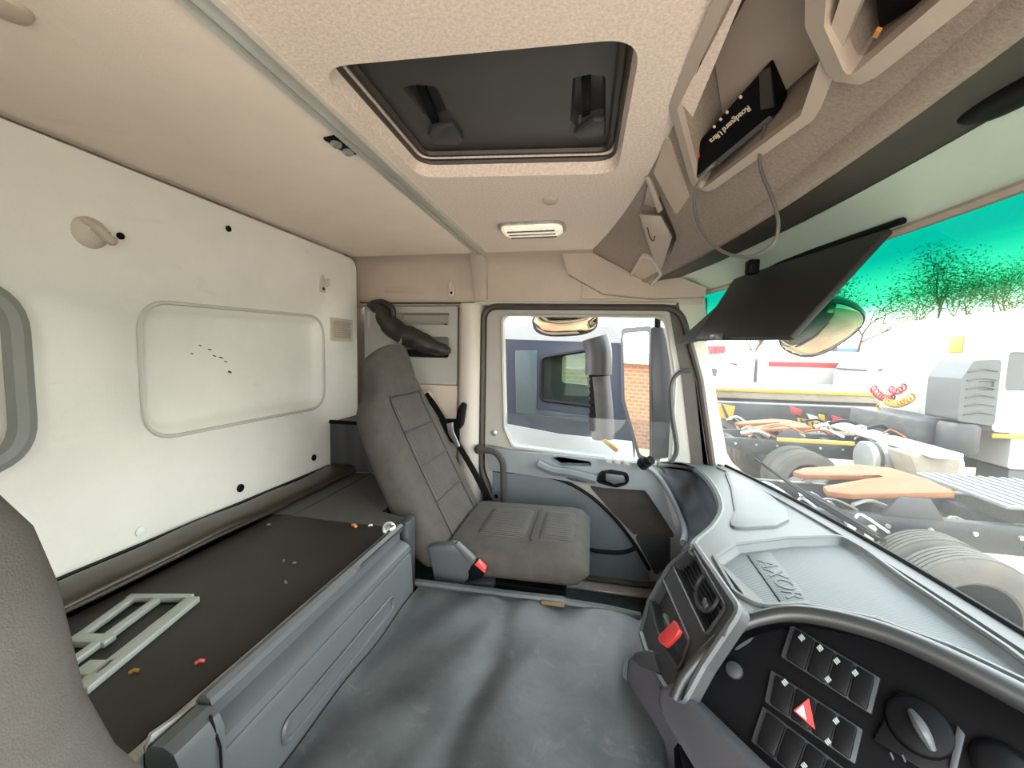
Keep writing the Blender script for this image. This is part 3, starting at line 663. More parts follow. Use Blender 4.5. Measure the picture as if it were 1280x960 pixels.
bm = B(); tube(bm, [(-.969, YR+.06+(1.49-YR-.06)*i/30, -.507+.002*math.sin(i)) for i in range(31)], .005, 6); obj('piping', bm, M['rubber'], BO)
# loose grille lying on the bunk
bm = B(); box(bm, (-1.10, YR+.06, -.54), (-1.083, 1.495, -.494), .003); struct('gap_strip_rear', bm, M['dark'])  # black strip standing in for the dark gap between wall and bolster
GR = thing('slotted_grille', 'pale grey-green slotted metal grille lying on the dark bunk board', 'grille', (-.85, .5, -.52))
def bar(pts, w, nm):
    bm = B(); a, b = AZ(*pts[0], -.507), AZ(*pts[1], -.507); d = (b-a).normalized(); s_ = V((d.y, -d.x, 0))*w/2
    prism(bm, [a-s_, b-s_, b+s_, a+s_], (0, 0, -.012), .002); obj(nm, bm, M['grille'], GR)
bar([(242, 745), (98, 860)], .026, 'bar'); bar([(240, 744), (160, 744)], .014, 'crossbar'); bar([(165, 745), (88, 801)], .015, 'bar'); bar([(196, 747), (90, 824)], .015, 'bar')
bar([(88, 796), (138, 797)], .022, 'crossbar'); bar([(100, 833), (140, 833)], .030, 'crossbar')
# scraps
for (a, b, r), lb, m in zip([(443, 658, .010), (250, 829, .006), (168, 841, .006), (463, 658, .006), (355, 702, .004), (357, 729, .005), (368, 705, .004), (336, 657, .005)],
        ['curled orange-brown scrap at the far end of the bunk board', 'tiny pink crumb on the near part of the bunk board', 'tiny yellow crumb beside the pale slotted grille', 'tiny grey crumb next to the curled orange scrap', 'pale grit speck in the middle of the bunk board, beside two others', 'pale grit speck nearest the storage bin edge of the bunk board', 'pale grit speck right of the other specks on the bunk board', 'pale grit speck at the far end of the board, near the bolster'], ['orange', 'red', 'yellow', 'white', 'rim', 'rim', 'rim', 'rim']):
    bm = B(); p = AZ(a, b, -.519); d = random.uniform(0, 3)
    tube(bm, [p+V((-r*math.cos(d), -r*math.sin(d), .002)), p+V((0, 0, .005)), p+V((r*math.cos(d), r*math.sin(d), .002))], r*.45, 6)
    obj('scrap', bm, M[m], label=lb, cat='scrap', group='scraps on the bunk')

# ------------------------------------------------------------------ storage front below the bunk
def storage(y0, y1, label, name='storage_bin', full=True):
    t = thing(name, label, 'storage unit', (-.5, (y0+y1)/2, -.76))
    if full:
        pr = [(-.545, -.76), (-.545, -.51), (-.538, -.500), (-.528, -.497), (-.520, -.503), (-.517, -.512), (-.532, -.528), (-.531, -.546), (-.510, -.553), (-.501, -.560), (-.497, -.572), (-.500, -.580), (-.496, -.588), (-.486, -.76)]
    else:
        pr = [(-.545, -.76), (-.545, -.52), (-.535, -.508), (-.515, -.505), (-.498, -.512), (-.490, -.53), (-.484, -.76)]
    bm = B(); n = 40; rings = []
    for i in range(n+1):
        y = y0+(y1-y0)*i/n; rr = []
        for a, b in pr:
            if full and -.548 < b < -.51 and a > -.53 and .62 < (y-y0)/(y1-y0): b += .010; a += .003     # the notch that steps up in the grab slot
            rr.append(V((a, y, b)))
        rings.append(rr)
    loft(bm, rings); obj('body', bm, M['grey'], t, ang=28)
    if full:
        bm = B(); tube(bm, [V((-.4895, p.x, p.y)) for p in rect(y0+.10, -.673, y1-.12, -.633, .018, 5)], .0045, 6, True); obj('groove_rim', bm, M['grey'], t)
        cap = rect(y0+.11, -.668, y1-.13, -.638, .012, 5)
        bm = B(); plate(bm, lambda u, v, w: V((-.4905+w, u, v)), offs(cap, -.008), [(cap, .006, .006)], .008); obj('grip_groove', bm, M['grey'], t)
    else:
        bm = B(); tube(bm, [(-.50, y1-.012, -.506), (-.485, y1-.012, -.55), (-.482, y1-.012, -.76)], .002, 5); obj('seam', bm, M['dark'], t)
    return t
storage(.440, 1.035, 'grey moulded storage bin with long grab slot under the bunk')
storage(.372, .434, 'plain grey storage cover next to the driver seat, under the bunk', 'storage_cover', False)
def bolt(p, n, label):
    t = thing('bunk_bolt', label, 'bolt', p, 'bunk bolts'); n = V(n).normalized()
    bm = B(); lathe(bm, [(.014, 0), (.014, .006), (.009, .010), (.009, .018), (.004, .020)], p, n, 12); obj('head', bm, M['chrome'], t)
    bm = B(); lathe(bm, [(.020, -.004), (.020, 0), (.012, .001)], p, n, 16); obj('washer', bm, M['steel'], t)
bolt(AX(487, 661, -.545), (.7, -.5, .5), 'chrome bolt at the far front corner of the bunk board')
bolt(AX(219, 918, -.545), (.7, -.3, .6), 'chrome bolt and washer at the near front corner of bunk')
bm = B(); prism(bm, [AX(a, b, -.546) for a, b in [(178, 935), (186, 916), (270, 860), (262, 878), (205, 945), (190, 960)]], (.006, 0, 0), .001); obj('hinge_bracket', bm, M['steel'], label='worn grey metal bracket at near front edge of the bunk', cat='bracket')

# ------------------------------------------------------------------ engine tunnel with its rubber mat
TN = thing('engine_tunnel', 'wide engine tunnel under a scuffed grey rubber mat', 'engine cover', (-.2, .4, ZF))
def tz(x, y):
    near = max(0, min(1, (1.15-y)/.7))
    z = -.70
    z -= .020*near*math.exp(-((x+.225+.02*math.sin(y*5))/.030)**2)
    z += .012*near*math.exp(-((x+.13)/.06)**2) + .004*math.sin(x*17+y*5)*math.sin(y*13) + .003*math.sin(x*41-y*23)
    z -= .02*max(0, (x-.06)/.08)**2 if x > .06 else 0
    z += .010*max(0, (-.47-x)/.03)
    return z
bm = B(); nx, ny = 60, 60; g = []; TY = .385
for i in range(nx+1):
    x = -.484+.639*i/nx
    g.append([bm.verts.new((x, TY+(1.075+.03*(x+.5)/.6-TY)*j/ny, tz(x, TY+(1.075-TY)*j/ny))) for j in range(ny+1)])
for i in range(nx):
    for j in range(ny): face(bm, (g[i][j], g[i+1][j], g[i+1][j+1], g[i][j+1]))
r = bmesh.ops.extrude_face_region(bm, geom=bm.faces[:])
for v in r['geom']:
    if isinstance(v, bmesh.types.BMVert): v.co.z -= .012
obj('rubber_mat', bm, M['mat'], TN, ang=60)
bm = B(); box(bm, (-.484, .385, ZF), (.09, 1.068, -.735)); obj('tunnel', bm, M['greyd'], TN)
bm = B(); tube(bm, [(-.50, 1.075, -.694), (-.2, 1.082, -.694), (-.06, 1.086, -.692), (-.05, 1.088, -.698), (.06, 1.095, -.705), (.15, 1.10, -.716)], .011, 8); obj('edge_lip', bm, M['mat'], TN)
bm = B(); box(bm, (-.12, 1.062, -.699), (-.055, 1.074, -.690), .002); obj('worn_patch', bm, M['worn'], TN)

# ------------------------------------------------------------------ seats
def seat(nm, label, xh, zh, yc, L, u, wk, hk, fab, cushion=True, pads=True, shape=None):
    t = thing(nm, label, 'seat', (xh, yc, ZF))
    u = V(u).normalized(); n = V((u.z, 0, -u.x))
    st = [(0, .19, .05), (.02, .212, .062), (.08, .224, .072), (.2, .229, .076), (.45, .226, .073), (.62, .221, .068), (.70, .212, .065), (.75, .192, .062), (.79, .163, .058), (.825, .146, .055), (.88, .138, .053), (.94, .130, .048), (.975, .115, .040), (.992, .092, .028), (1.0, .055, .012)]
    st = shape or st
    def wh(tt):
        for a, b in zip(st, st[1:]):
            if tt <= b[0]:
                k = (tt-a[0])/(b[0]-a[0]); return (a[1]+(b[1]-a[1])*k)*wk, (a[2]+(b[2]-a[2])*k)*hk
        return st[-1][1]*wk, st[-1][2]*hk
    def P(tt, a, b, w, h):
        f = 1-.28*(1-min(1, abs(a/w))**2)*min(1, max(0, (.85-tt)/.15)) if b > 0 else 1
        return V((xh+(.045*(tt-.72)/.28 if tt > .72 and pads else 0), yc, zh)) + u*(tt*L) + n*(b*f-h) + V((0, a, 0))
    bm = B(); rings = []
    ts = []
    for a, b in zip(st, st[1:]): ts += [a[0], (a[0]+b[0])/2]
    ts.append(1.0)
    for tt in ts:
        w, h = wh(tt); ring = []
        for k in range(36):
            an = 2*pi*k/36; c, s = math.cos(an), math.sin(an)
            ring.append(P(tt, w*math.copysign(abs(c)**.55, c), h*math.copysign(abs(s)**.72, s), w, h))
        rings.append(ring)
    loft(bm, rings); obj('backrest', bm, fab, t, ang=70)
    if pads:
        for t0, t1 in [(.07, .225), (.24, .395), (.41, .565), (.58, .73)]:
            bm = B(); g = []
            for i in range(9):
                row = []
                for j in range(17):
                    tt = t0+(t1-t0)*i/8; a = (-.118+.236*j/16)*wk*(1-.25*max(0, tt-.5)); w, h = wh(tt)
                    b = h*max(0, 1-abs(a/w)**3.6)**.36
                    e = min(i, 8-i)/8*2; e2 = min(j, 16-j)/16*2
                    puff = .007*min(1, e*3)**.5*min(1, e2*4)**.5 - .001 + (.0012 if j % 2 else -.0008)*min(1, e*3)
                    row.append(bm.verts.new(P(tt, a, b, w, h)+n*puff))
                g.append(row)
            for i in range(8):
                for j in range(16): face(bm, (g[i][j], g[i+1][j], g[i+1][j+1], g[i][j+1]))
            obj('back_pad', bm, M['pin'], t, ang=80)
        for t0 in (.232, .402, .572, .742):
            bm = B(); w, h = wh(t0); tube(bm, [P(t0, a, h*max(0, 1-abs(a/w)**3.6)**.36, w, h)+n*.0015 for a in [(-.125+.25*k/12)*wk for k in range(13)]], .0028, 5); obj('seam', bm, M['board'], t)
        for sd in (-1, 1):
            bm = B(); pts_ = []
            for k in range(17):
                tt = .05+.70*k/16; w, h = wh(tt); a = sd*.126*wk*(1-.22*max(0, tt-.5)); pts_.append(P(tt, a, h*max(0, 1-abs(a/w)**3.6)**.36, w, h)+n*.0015)
            tube(bm, pts_, .003, 5); obj('seam', bm, M['board'], t)
    if cushion:
        bm = B(); rings = []; x0, x1 = xh-.03, xh+.415
        for i in range(15):
            k = i/14; x = x0+(x1-x0)*k
            e = max(0, (k-.86)/.14); sh = math.sqrt(max(.05, 1-e*e*.95)); w = .228*wk*(1-.10*e*e); h = .060*sh
            zc = zh+.002+.010*k+ (1-sh)*.0
            rings.append([V((x, yc+w*math.copysign(abs(c)**.5, c), zc+h*math.copysign(abs(s)**.6, s)*(1-.12*(1-c*c) if s > 0 else 1))) for c, s in [(math.cos(2*pi*q/32), math.sin(2*pi*q/32)) for q in range(32)]])
        loft(bm, rings); obj('cushion', bm, fab, t, ang=70)
        bm = B(); k = .58; x = x0+(x1-x0)*k; tube(bm, [(x, yc-.135+.27*q/10, zh+.006+.010*k+.060*max(0, 1-abs((-.135+.27*q/10)/.228)**4)**.3*(1-.12*(1-abs((-.135+.27*q/10)/.228)**4))) for q in range(11)], .0035, 5); obj('seam', bm, M['board'], t)
        for k0, k1 in [(.12, .56), (.60, .90)]:
            bm = B(); g = []
            for i in range(11):
                row = []
                for j in range(19):
                    k = k0+(k1-k0)*i/10; x = x0+(x1-x0)*k; a = (-.135+.27*j/18)*wk
                    e = min(1, min(i, 10-i)/10*6)**.5*min(1, min(j, 18-j)/18*8)**.5
                    c = a/(.228*wk); s = math.sqrt(max(0, 1-abs(c)**4)); 
                    zz = zh+.002+.010*k+.060*s**.6*(1-.12*(1-abs(c)**4)) if True else 0
                    row.append(bm.verts.new((x, yc+a, zz-.010+.016*e+(.001 if j % 2 else -.001))))
                g.append(row)
            for i in range(10):
                for j in range(18): face(bm, (g[i][j], g[i+1][j], g[i+1][j+1], g[i][j+1]))
            obj('cushion_pad', bm, M['pin'], t, ang=80)
    return t
PS = seat('passenger_seat', 'charcoal pinstriped passenger seat with built-in headrest beside the door', -.405, -.665, 1.375, .775, (-.46, 0, .88), 1.0, 1.12, M['fabric'])
bm = B(); box(bm, (-.44, 1.17, -.80), (-.06, 1.58, -.715), .02); obj('seat_frame', bm, M['dark'], PS)
bm = B(); box(bm, (-.40, 1.22, ZF), (-.10, 1.53, -.79), .02); obj('pedestal', bm, M['dark'], PS)
cov = [AY(a, b, 1.13) for a, b in [(534, 684), (566, 680), (584, 697), (592, 706), (582, 722), (578, 736), (548, 738), (541, 722)]]
bm = B(); prism(bm, cov, (0, .035, 0), .008, 3); obj('recliner_cover', bm, M['grey'], PS, label='grey recliner side cover')
bm = B(); prism(bm, [AY(a, b, 1.125) for a, b in [(566, 681), (571, 679), (594, 700), (592, 706), (585, 703)]], (0, .02, 0), .003); obj('cover_edge', bm, M['grey'], PS)
BU = None
bm = B(); prism(bm, [AY(a, b, 1.125) for a, b in [(584, 716), (594, 702), (608, 714), (602, 724), (590, 726)]], (0, .03, 0), .005); BU = obj('belt_buckle', bm, M['dark'], PS)
bm = B(); prism(bm, [AY(a, b, 1.118) for a, b in [(593, 706), (597, 702), (607, 711), (606, 717)]], (0, .02, 0), .002); obj('release_button', bm, M['red'], BU, label='red release button')
bm = B(); prism(bm, [AY(a, b, 1.135) for a, b in [(560, 728), (616, 728), (616, 739), (560, 739)]], (0, .04, 0), .004); obj('seat_rail', bm, M['greyd'], PS)
# seat belt
SB = thing('seat_belt', 'black seat belt running from the pillar down behind the passenger seat', 'seat belt', (-.6, 1.70, -.9))
def ribbon(bm, pts, w, side, th=.003, sm=5):
    P = smoothpts(pts, sm); s_ = V(side).normalized()*w/2; rings = []
    for i, p in enumerate(P):
        t_ = (P[min(i+1, len(P)-1)]-P[max(i-1, 0)]).normalized(); n_ = t_.cross(s_).normalized()*th/2
        rings.append([p-s_-n_, p+s_-n_, p+s_+n_, p-s_+n_])
    loft(bm, rings)
bm = B(); ribbon(bm, [AY(a, b, 1.70) for a, b in [(532, 492), (545, 510), (560, 535), (572, 555), (590, 585), (603, 610), (612, 628)]], .026, (.8, .1, .5)); obj('webbing', bm, M['dark'], SB)
bm = B(); prism(bm, [AY(a, b, 1.70) for a, b in [(527, 488), (537, 489), (540, 500), (534, 506), (527, 500)]], (0, .02, 0), .003); obj('belt_guide', bm, M['beige'], SB)
bm = B(); prism(bm, [AY(a, b, 1.70) for a, b in [(577, 503), (582, 506), (578, 532), (573, 538), (569, 530), (571, 512)]], (0, .03, 0), .005); obj('height_adjuster', bm, M['dark'], SB)
bm = B(); prism(bm, [AY(a, b, 1.76) for a, b in [(548, 524), (574, 524), (574, 560), (562, 552)]], (0, .03, 0), .005); obj('reel_cover', bm, M['dark'], SB)
bm = B(); prism(bm, [AY(a, b, 1.68) for a, b in [(558, 530), (566, 528), (566, 540), (575, 558), (571, 560), (560, 542)]], (0, .008, 0), .002); obj('tongue', bm, M['steel'], SB)
bm = B(); lathe(bm, [(.010, 0), (.010, .006)], AY(621, 620, 1.70), (-.3, -1, 0), 10); obj('anchor_bolt', bm, M['chrome'], SB)
bm = B(); tube(bm, [AY(a, b, 1.66) for a, b in [(608, 626), (616, 632), (622, 642), (624, 650)]], .010, 6, sm=4); obj('stalk', bm, M['dark'], SB)
# driver seat, its shoulder cuts into the lower left of the view
DS = seat('driver_seat', 'grey-brown driver seat backrest close to the camera', -.385, -.66, -.035, .79, (-.10, 0, 1), 1.0, 1.0, M['fabric2'], pads=False,
          shape=[(0, .37, .06), (.1, .39, .075), (.17, .38, .078), (.235, .362, .078), (.33, .33, .077), (.424, .312, .075), (.565, .303, .07), (.64, .291, .066), (.695, .268, .062), (.735, .238, .058), (.77, .20, .055), (.80, .165, .052), (.88, .14, .048), (.97, .12, .04), (1.0, .06, .012)])
bm = B(); box(bm, (-.38, -.20, ZF), (-.02, .14, -.715), .02); obj('pedestal', bm, M['dark'], DS)

# ------------------------------------------------------------------ grab handles
t = thing('grab_handle', 'grey-brown grab handle at the rear edge of the passenger door', 'handle', (-.45, 1.74, -.75))
bm = B(); tube(bm, [AY(a, b, 1.73) for a, b in [(597, 562), (608, 563), (619, 566), (627, 576), (629, 590), (629, 640), (628, 665)]], .014, 8, sm=4); obj('bar', bm, M['speaker'], t)
bm = B(); p = AY(598, 562, 1.735); lathe(bm, [(.022, 0), (.022, .02), (.014, .024)], p+V((0, .02, 0)), (0, -1, 0), 14); f_ = obj('foot', bm, M['speaker'], t)
bm = B(); lathe(bm, [(.007, 0), (.007, .004)], p+V((0, -.005, 0)), (0, -1, 0), 8); obj('screw', bm, M['chrome'], f_)
t = thing('grab_handle', 'dark grab handle on the windscreen pillar in front of the door', 'handle', (.4, 1.72, -.45))
bm = B(); tube(bm, [AY(a, b, 1.72) for a, b in [(862, 463), (852, 464), (842, 472), (838, 488), (840, 520), (845, 550), (845, 566), (838, 578)]], .010, 8, sm=5); obj('bar', bm, M['greyd'], t)

# ------------------------------------------------------------------ passenger sun visor
SV = thing('sun_visor', 'big black sun visor folded down over the windscreen', 'sun visor', (.5, 1.3, .06))
c = [AY(1112, 284, .955), AY(986, 421, .93), AY(868, 424, 1.60), AY(918, 347, 1.58)]
bm = B()
n = (c[1]-c[0]).cross(c[2]-c[1]).normalized()
if n.x > 0: n = -n
prism(bm, c, -n*.014, .005, 3); obj('panel', bm, M['visor'], SV)
bm = B(); prism(bm, [c[2], c[2].lerp(c[3], .55), AY(843, 430, 1.66)], -n*.016, .003); obj('end_flap', bm, M['grey'], SV)
bm = B(); tube(bm, [c[0]+V((.01, -.02, .006)), c[3]+V((.01, .03, .006))], .007, 8); obj('hinge_rod', bm, M['dark'], SV)
bm = B(); p = c[1].lerp(c[2], .62); box(bm, (-.012, -.03, -.010), (.012, .03, .010), .004, 2, Matrix.Translation(p+n*.008)); obj('clip', bm, M['grey'], SV)
bm = B(); p = AY(940, 338, 1.35); box(bm, (-.015, -.02, -.012), (.015, .02, .03), .005, 2, Matrix.Translation(p)); obj('hinge_block', bm, M['dark'], SV)

# ------------------------------------------------------------------ dashboard
M['tray'] = mat('ribbed_tray_mat', (.056, .066, .070), .45, var=.12, vscale=3)
_n, _l = M['tray'].node_tree.nodes, M['tray'].node_tree.links
_w = _n.new('ShaderNodeTexWave'); _w.inputs['Scale'].default_value = 55; _w.bands_direction = 'Y'
_t = _n.new('ShaderNodeTexCoord'); _b = _n.new('ShaderNodeBump'); _b.inputs['Strength'].default_value = .35; _b.inputs['Distance'].default_value = .003
_l.new(_t.outputs['Object'], _w.inputs[0]); _l.new(_w.outputs[0], _b.inputs['Height']); _l.new(_b.outputs[0], _n['Principled BSDF'].inputs['Normal'])
DB = thing('dashboard', 'wide grey dashboard with ribbed tray and black switch panel', 'dashboard', (.45, .9, -.75))
ZD = -.455
crest = [(822, 577), (850, 578), (872, 585), (892, 605), (903, 632), (893, 655), (872, 674)]
vtop = [(868, 683), (924, 764)]
ridge = [(960, 768), (1000, 766), (1080, 782), (1160, 812), (1280, 872), (1420, 950)]
rear = [AZ(a, b, ZD).to_2d() for a, b in crest+vtop+ridge] + [V((.66, .40)), V((.66, .30))]
front = [V((ws(y, -.46).x-.012, y)) for y in [.30+(1.80-.30)*i/24 for i in range(25)]]
dtop = [V(p) for p in front] + rpoly(rear, [0]+[.03]*(len(rear)-2)+[0], 3)
dtop = rear + front
def fd(u, v, w): return V((u, v, ZD+w))
tray_px = [(896, 698), (920, 682), (985, 674), (1050, 672), (1078, 688), (1126, 724), (1255, 812), (1310, 855), (1380, 910), (1290, 855), (1190, 808), (1090, 772), (1000, 754), (950, 756), (922, 742)]
tray = rpoly([AZ(a, b, ZD).to_2d() for a, b in tray_px], .02, 3)
pod_px = [(906, 664), (916, 640), (912, 612), (904, 590), (925, 594), (968, 624), (986, 640), (988, 652), (972, 660)]
pod = rpoly([AZ(a, b, ZD).to_2d() for a, b in pod_px], .03, 3)
bm = B(); plate(bm, fd, dtop, [(tray, .016, .012)], .020)
obj('top', bm, M['dashtop'], DB, ang=60)
bm = B(); a = add(bm, [fd(p.x, p.y, -.0135) for p in offs(tray, .013)]); bmesh.ops.triangle_fill(bm, edges=[bm.edges.new((a[i], a[(i+1) % len(a)])) for i in range(len(a))], use_beauty=True)
bmesh.ops.solidify(bm, geom=bm.faces[:], thickness=.002); tr = obj('tray_mat', bm, M['tray'], DB)
bm = B(); prism(bm, [AZ(a, b, ZD-.0125) for a, b in [(934, 694), (962, 690), (1030, 774), (988, 770)]], (0, 0, .0015), .0005); obj('name_strip', bm, M['tray'], tr)
text('lettering', 'AXOR', .054, V((.402, .912, ZD-.0108)), (0, -1, 0), (1, 0, 0), M['tray'], tr, ext=.0009)
bm = B(); tube(bm, [fd(p.x, p.y, .001) for p in offs(tray, -.006)], .006, 6, True); obj('tray_rim', bm, M['dashtop'], DB)
bm = B(); rings = []
for i in range(25):
    y = .30+1.45*i/24; x = ws(y, -.45).x
    rings.append([V((x-.046, y, ZD-.004)), V((x-.044, y, ZD+.006)), V((x-.012, y, ZD+.010)), V((x-.010, y, ZD-.004))])
loft(bm, rings); obj('screen_channel', bm, M['midtrim'], DB)
bm = B(); tube(bm, [V((ws(y, -.45).x-.010, y, ZD+.012)) for y in [.30+1.45*i/24 for i in range(25)]], .006, 6); obj('channel_lip', bm, M['dark'], DB)
bm = B(); lo = offs(pod, .0); loft(bm, [[fd(p.x, p.y, -.01) for p in lo], [fd(p.x, p.y, .006) for p in offs(lo, .004)], [fd(p.x, p.y, .008) for p in offs(lo, .012)]]); obj('side_pod', bm, M['dashtop'], DB, ang=60)
# rounded crest and the scooped face toward the passenger
bm = B(); tube(bm, smoothpts([AZ(a, b, ZD)+V((0, 0, -.012)) for a, b in crest+[(868, 683)]], 5), .014, 8); obj('crest', bm, M['dashtop'], DB)
bm = B()
up_ = smoothpts([AZ(a, b, ZD)+V((.0, 0, -.018)) for a, b in crest], 5)
lo_ = smoothpts([AY(812, 584, 1.765), AY(822, 592, 1.765), AY(836, 612, 1.76), AY(850, 640, 1.70), AY(858, 662, 1.55), AY(856, 678, 1.32), AY(850, 694, 1.10)], 5)
n = len(up_); rings = []
for i in range(n):
    a, b = up_[i], lo_[i]; rings.append([a.lerp(b, t_) + V((.045*math.sin(pi*t_), 0, -.03*math.sin(pi*t_))) for t_ in [k/8 for k in range(9)]])
gv = [add(bm, r_) for r_ in rings]
for i in range(n-1):
    for j in range(8): face(bm, (gv[i][j], gv[i+1][j], gv[i+1][j+1], gv[i][j+1]))
bmesh.ops.solidify(bm, geom=bm.faces[:], thickness=.004); obj('passenger_face', bm, M['face'], DB, ang=70)
bm = B(); tube(bm, [p+V((-.006, -.006, 0)) for p in lo_[:26]], .011, 8); obj('face_trim', bm, M['door'], DB)
bm = B(); box(bm, (.43, 1.02, ZF), (.56, 1.77, -.70), .02); obj('knee_panel', bm, M['greyd'], DB)
# centre stack with vents
vp, vn = V((.262, .9, -.45)), V((-.866, 0, .5)); vd = V((-.5, 0, -.866))
def vuv(px, py): q_ = PL(px, py, vp, vn)-vp; return V((q_.y, q_.dot(vd)))
def fv(u, v, w): return vp + V((0, u, 0)) + vd*v + vn*w
def vl(pts, r=0, n=3): return rpoly([vuv(a, b) for a, b in pts], r, n)
bez = vl([(869, 681), (926, 764), (905, 795), (880, 832), (856, 876), (840, 872), (815, 833), (802, 792), (812, 752), (838, 708)], .018)
v1 = vl([(867, 689), (907, 759), (884, 793), (843, 708)], .008)
v2 = vl([(827, 722), (862, 802), (850, 838), (823, 788), (814, 750)], .008)
bm = B(); plate(bm, fv, bez, [(v1, .07, .004), (v2, .05, .004)], .022); obj('vent_bezel', bm, M['greyd'], DB)
bm = B(); tube(bm, [fv(p.x, p.y, .001) for p in bez], .007, 6, True); obj('bezel_edge', bm, M['grey'], DB)
for lp in (v1, v2):
    bm = B(); tube(bm, [fv(p.x, p.y, .002) for p in offs(lp, -.003)], .0035, 6, True); obj('vent_rim', bm, M['greyd'], DB)
bm = B(); lp = offs(v1, .004); a = add(bm, [fv(p.x, p.y, -.060) for p in lp]); bm.faces.new(a); bmesh.ops.solidify(bm, geom=bm.faces[:], thickness=.003); obj('vent_back', bm, M['dark'], DB)
bm = B(); lp = offs(v2, .004); a = add(bm, [fv(p.x, p.y, -.042) for p in lp]); bm.faces.new(a); bmesh.ops.solidify(bm, geom=bm.faces[:], thickness=.003); obj('pocket_back', bm, M['dark'], DB)
for k in range(6):
    f0 = .10+.16*k
    a, b = vuv(866, 690).lerp(vuv(844, 709), f0), vuv(905, 759).lerp(vuv(884, 791), f0)
    bm = B(); prism(bm, [fv(a.x-.006, a.y, -.012), fv(b.x+.006, b.y, -.012), fv(b.x+.006, b.y+.010, -.045), fv(a.x-.006, a.y+.010, -.045)], vd*.003); obj('louvre', bm, M['grey'] if k in (0,) else M['dark'], DB)
bm = B(); c0 = vuv(882, 738); tube(bm, [fv(c0.x+.050*math.cos(t_), c0.y+.034*math.sin(t_), -.004) for t_ in [2*pi*k/20 for k in range(20)]], .0045, 6, True); obj('vent_ring', bm, M['greyd'], DB)
bm = B(); prism(bm, [fv(c0.x+x, c0.y+y, -.008) for x, y in [(-.036, .008), (-.014, .006), (-.014, .020), (-.036, .022)]], vn*.010, .003); obj('vent_tab', bm, M['grey'], DB)
for pq in ([(826, 722), (830, 720), (841, 745), (837, 748)], [(840, 754), (844, 752), (862, 796), (858, 800)], [(828, 768), (831, 766), (840, 788), (837, 790)]):
    bm = B(); prism(bm, [fv(*vuv(a, b), -.008) for a, b in pq], vn*.008, .001); obj('pocket_divider', bm, M['dash'], DB)
bm = B(); prism(bm, [fv(*vuv(a, b), .004) for a, b in [(828, 801), (838, 792), (850, 779), (857, 792), (852, 800), (838, 813), (831, 808)]], vn*.010, .003); obj('red_tag', bm, M['red'], None, label='red plastic tag stuck in the slot below the centre air vent', cat='tag')
bm = B(); prism(bm, [V((q_.x+.02, max(q_.y, .80), q_.z)) for q_ in [fv(p.x, p.y, -.020) for p in offs(bez, .004)]], (.16, 0, -.05)); obj('stack_body', bm, M['greyd'], DB)

# black switch panel under its hood
cp0, cn = V((.36, .735, -.435)), V((-.424, -.566, .707)).normalized()
def cl(px, py, w=0): return PL(px, py, cp0+cn*w, cn)
rim_px = [(842, 874), (853, 850), (874, 824), (907, 793), (946, 774), (1000, 767), (1080, 783), (1160, 813), (1280, 873), (1420, 948)]
bm = B(); tube(bm, smoothpts([cl(a, b, -.008) for a, b in rim_px], 5), lambda t_: .008+.011*t_, 10); obj('hood', bm, M['hoodm'], DB)
bm = B()
in_px = [(850, 874), (861, 852), (881, 829), (912, 800), (950, 782), (1002, 776), (1080, 792), (1158, 822), (1277, 884), (1416, 962)]
ra = smoothpts([cl(a, b, 0)-cn*.005 for a, b in in_px], 5); rb = [p-cn*.055+V((.010, .008, .006)) for p in ra]
r1, r2 = add(bm, ra), add(bm, rb)
for i in range(len(r1)-1): face(bm, (r1[i], r1[i+1], r2[i+1], r2[i]))
bmesh.ops.solidify(bm, geom=bm.faces[:], thickness=-.004); obj('hood_lining', bm, M['dark'], DB)
WD = -.058
fpx = in_px+[(1416, 1150), (1100, 1150), (1000, 1060), (940, 975)]
bm = B(); prism(bm, [cl((a+a2)/2, (b+b2)/2, 0)-cn*.055+V((.006, .004, .003)) for (a, b), (a2, b2) in zip(in_px, rim_px)]+[cl(a, b, 0)-cn*.055 for a, b in fpx[len(in_px):]], -cn*.03); obj('switch_panel', bm, M['dark'], DB, ang=60)
def on(px, py, w=.004): return PL(px, py, cp0+cn*(-.052+w), cn)
M['switch'] = mat('switch_black', (.006, .006, .007), .4, var=.2, spec=.14)
def block(q, ncol, hazard=None):
    A, B_, C_, D_ = [V(p) for p in q]
    bm = B(); prism(bm, [on(*p, .003) for p in (A+(A-C_)*.05, B_+(B_-D_)*.05, C_+(C_-A)*.05, D_+(D_-B_)*.05)], -cn*.006, .002); fr_ = obj('switch_frame', bm, M['greyd'], DB)
    for k in range(ncol):
        f0, f1 = k/ncol+.012, (k+1)/ncol-.012
        bm = B(); prism(bm, [on(*p, .009) for p in (A.lerp(B_, f0), A.lerp(B_, f1), D_.lerp(C_, f1), D_.lerp(C_, f0))], -cn*.010, .0025); obj('switch', bm, M['switch'], fr_)
    return fr_
b1 = block([(993, 785), (1095, 846), (1085, 888), (981, 821)], 4)
b2 = block([(968, 842), (1073, 910), (1064, 950), (961, 878)], 4)
b3 = block([(957, 888), (1060, 966), (1042, 1008), (944, 928)], 4)
def icon(px, py, par, m='white', s=4, a=.9):
    bm = B()
    for d in (-3, 0, 3):
        c_, s_ = math.cos(a), math.sin(a); o_ = (-s_*d*.75, c_*d*.75)
        prism(bm, [on(px+o_[0]+c_*x-s_*y, py+o_[1]+s_*x+c_*y, .0105) for x, y in [(-s, -.8), (s*.8, -.8), (s, .8), (-s*.8, .8)]], -cn*.002)
    obj('icon', bm, M[m], par)
M['icon'] = mat('icon_print', (.34, .36, .36), .5, var=.05)
for a, b in [(1002, 797), (1025, 810), (1046, 826), (1069, 841), (1035, 849)]: icon(a, b, b1, 'icon')
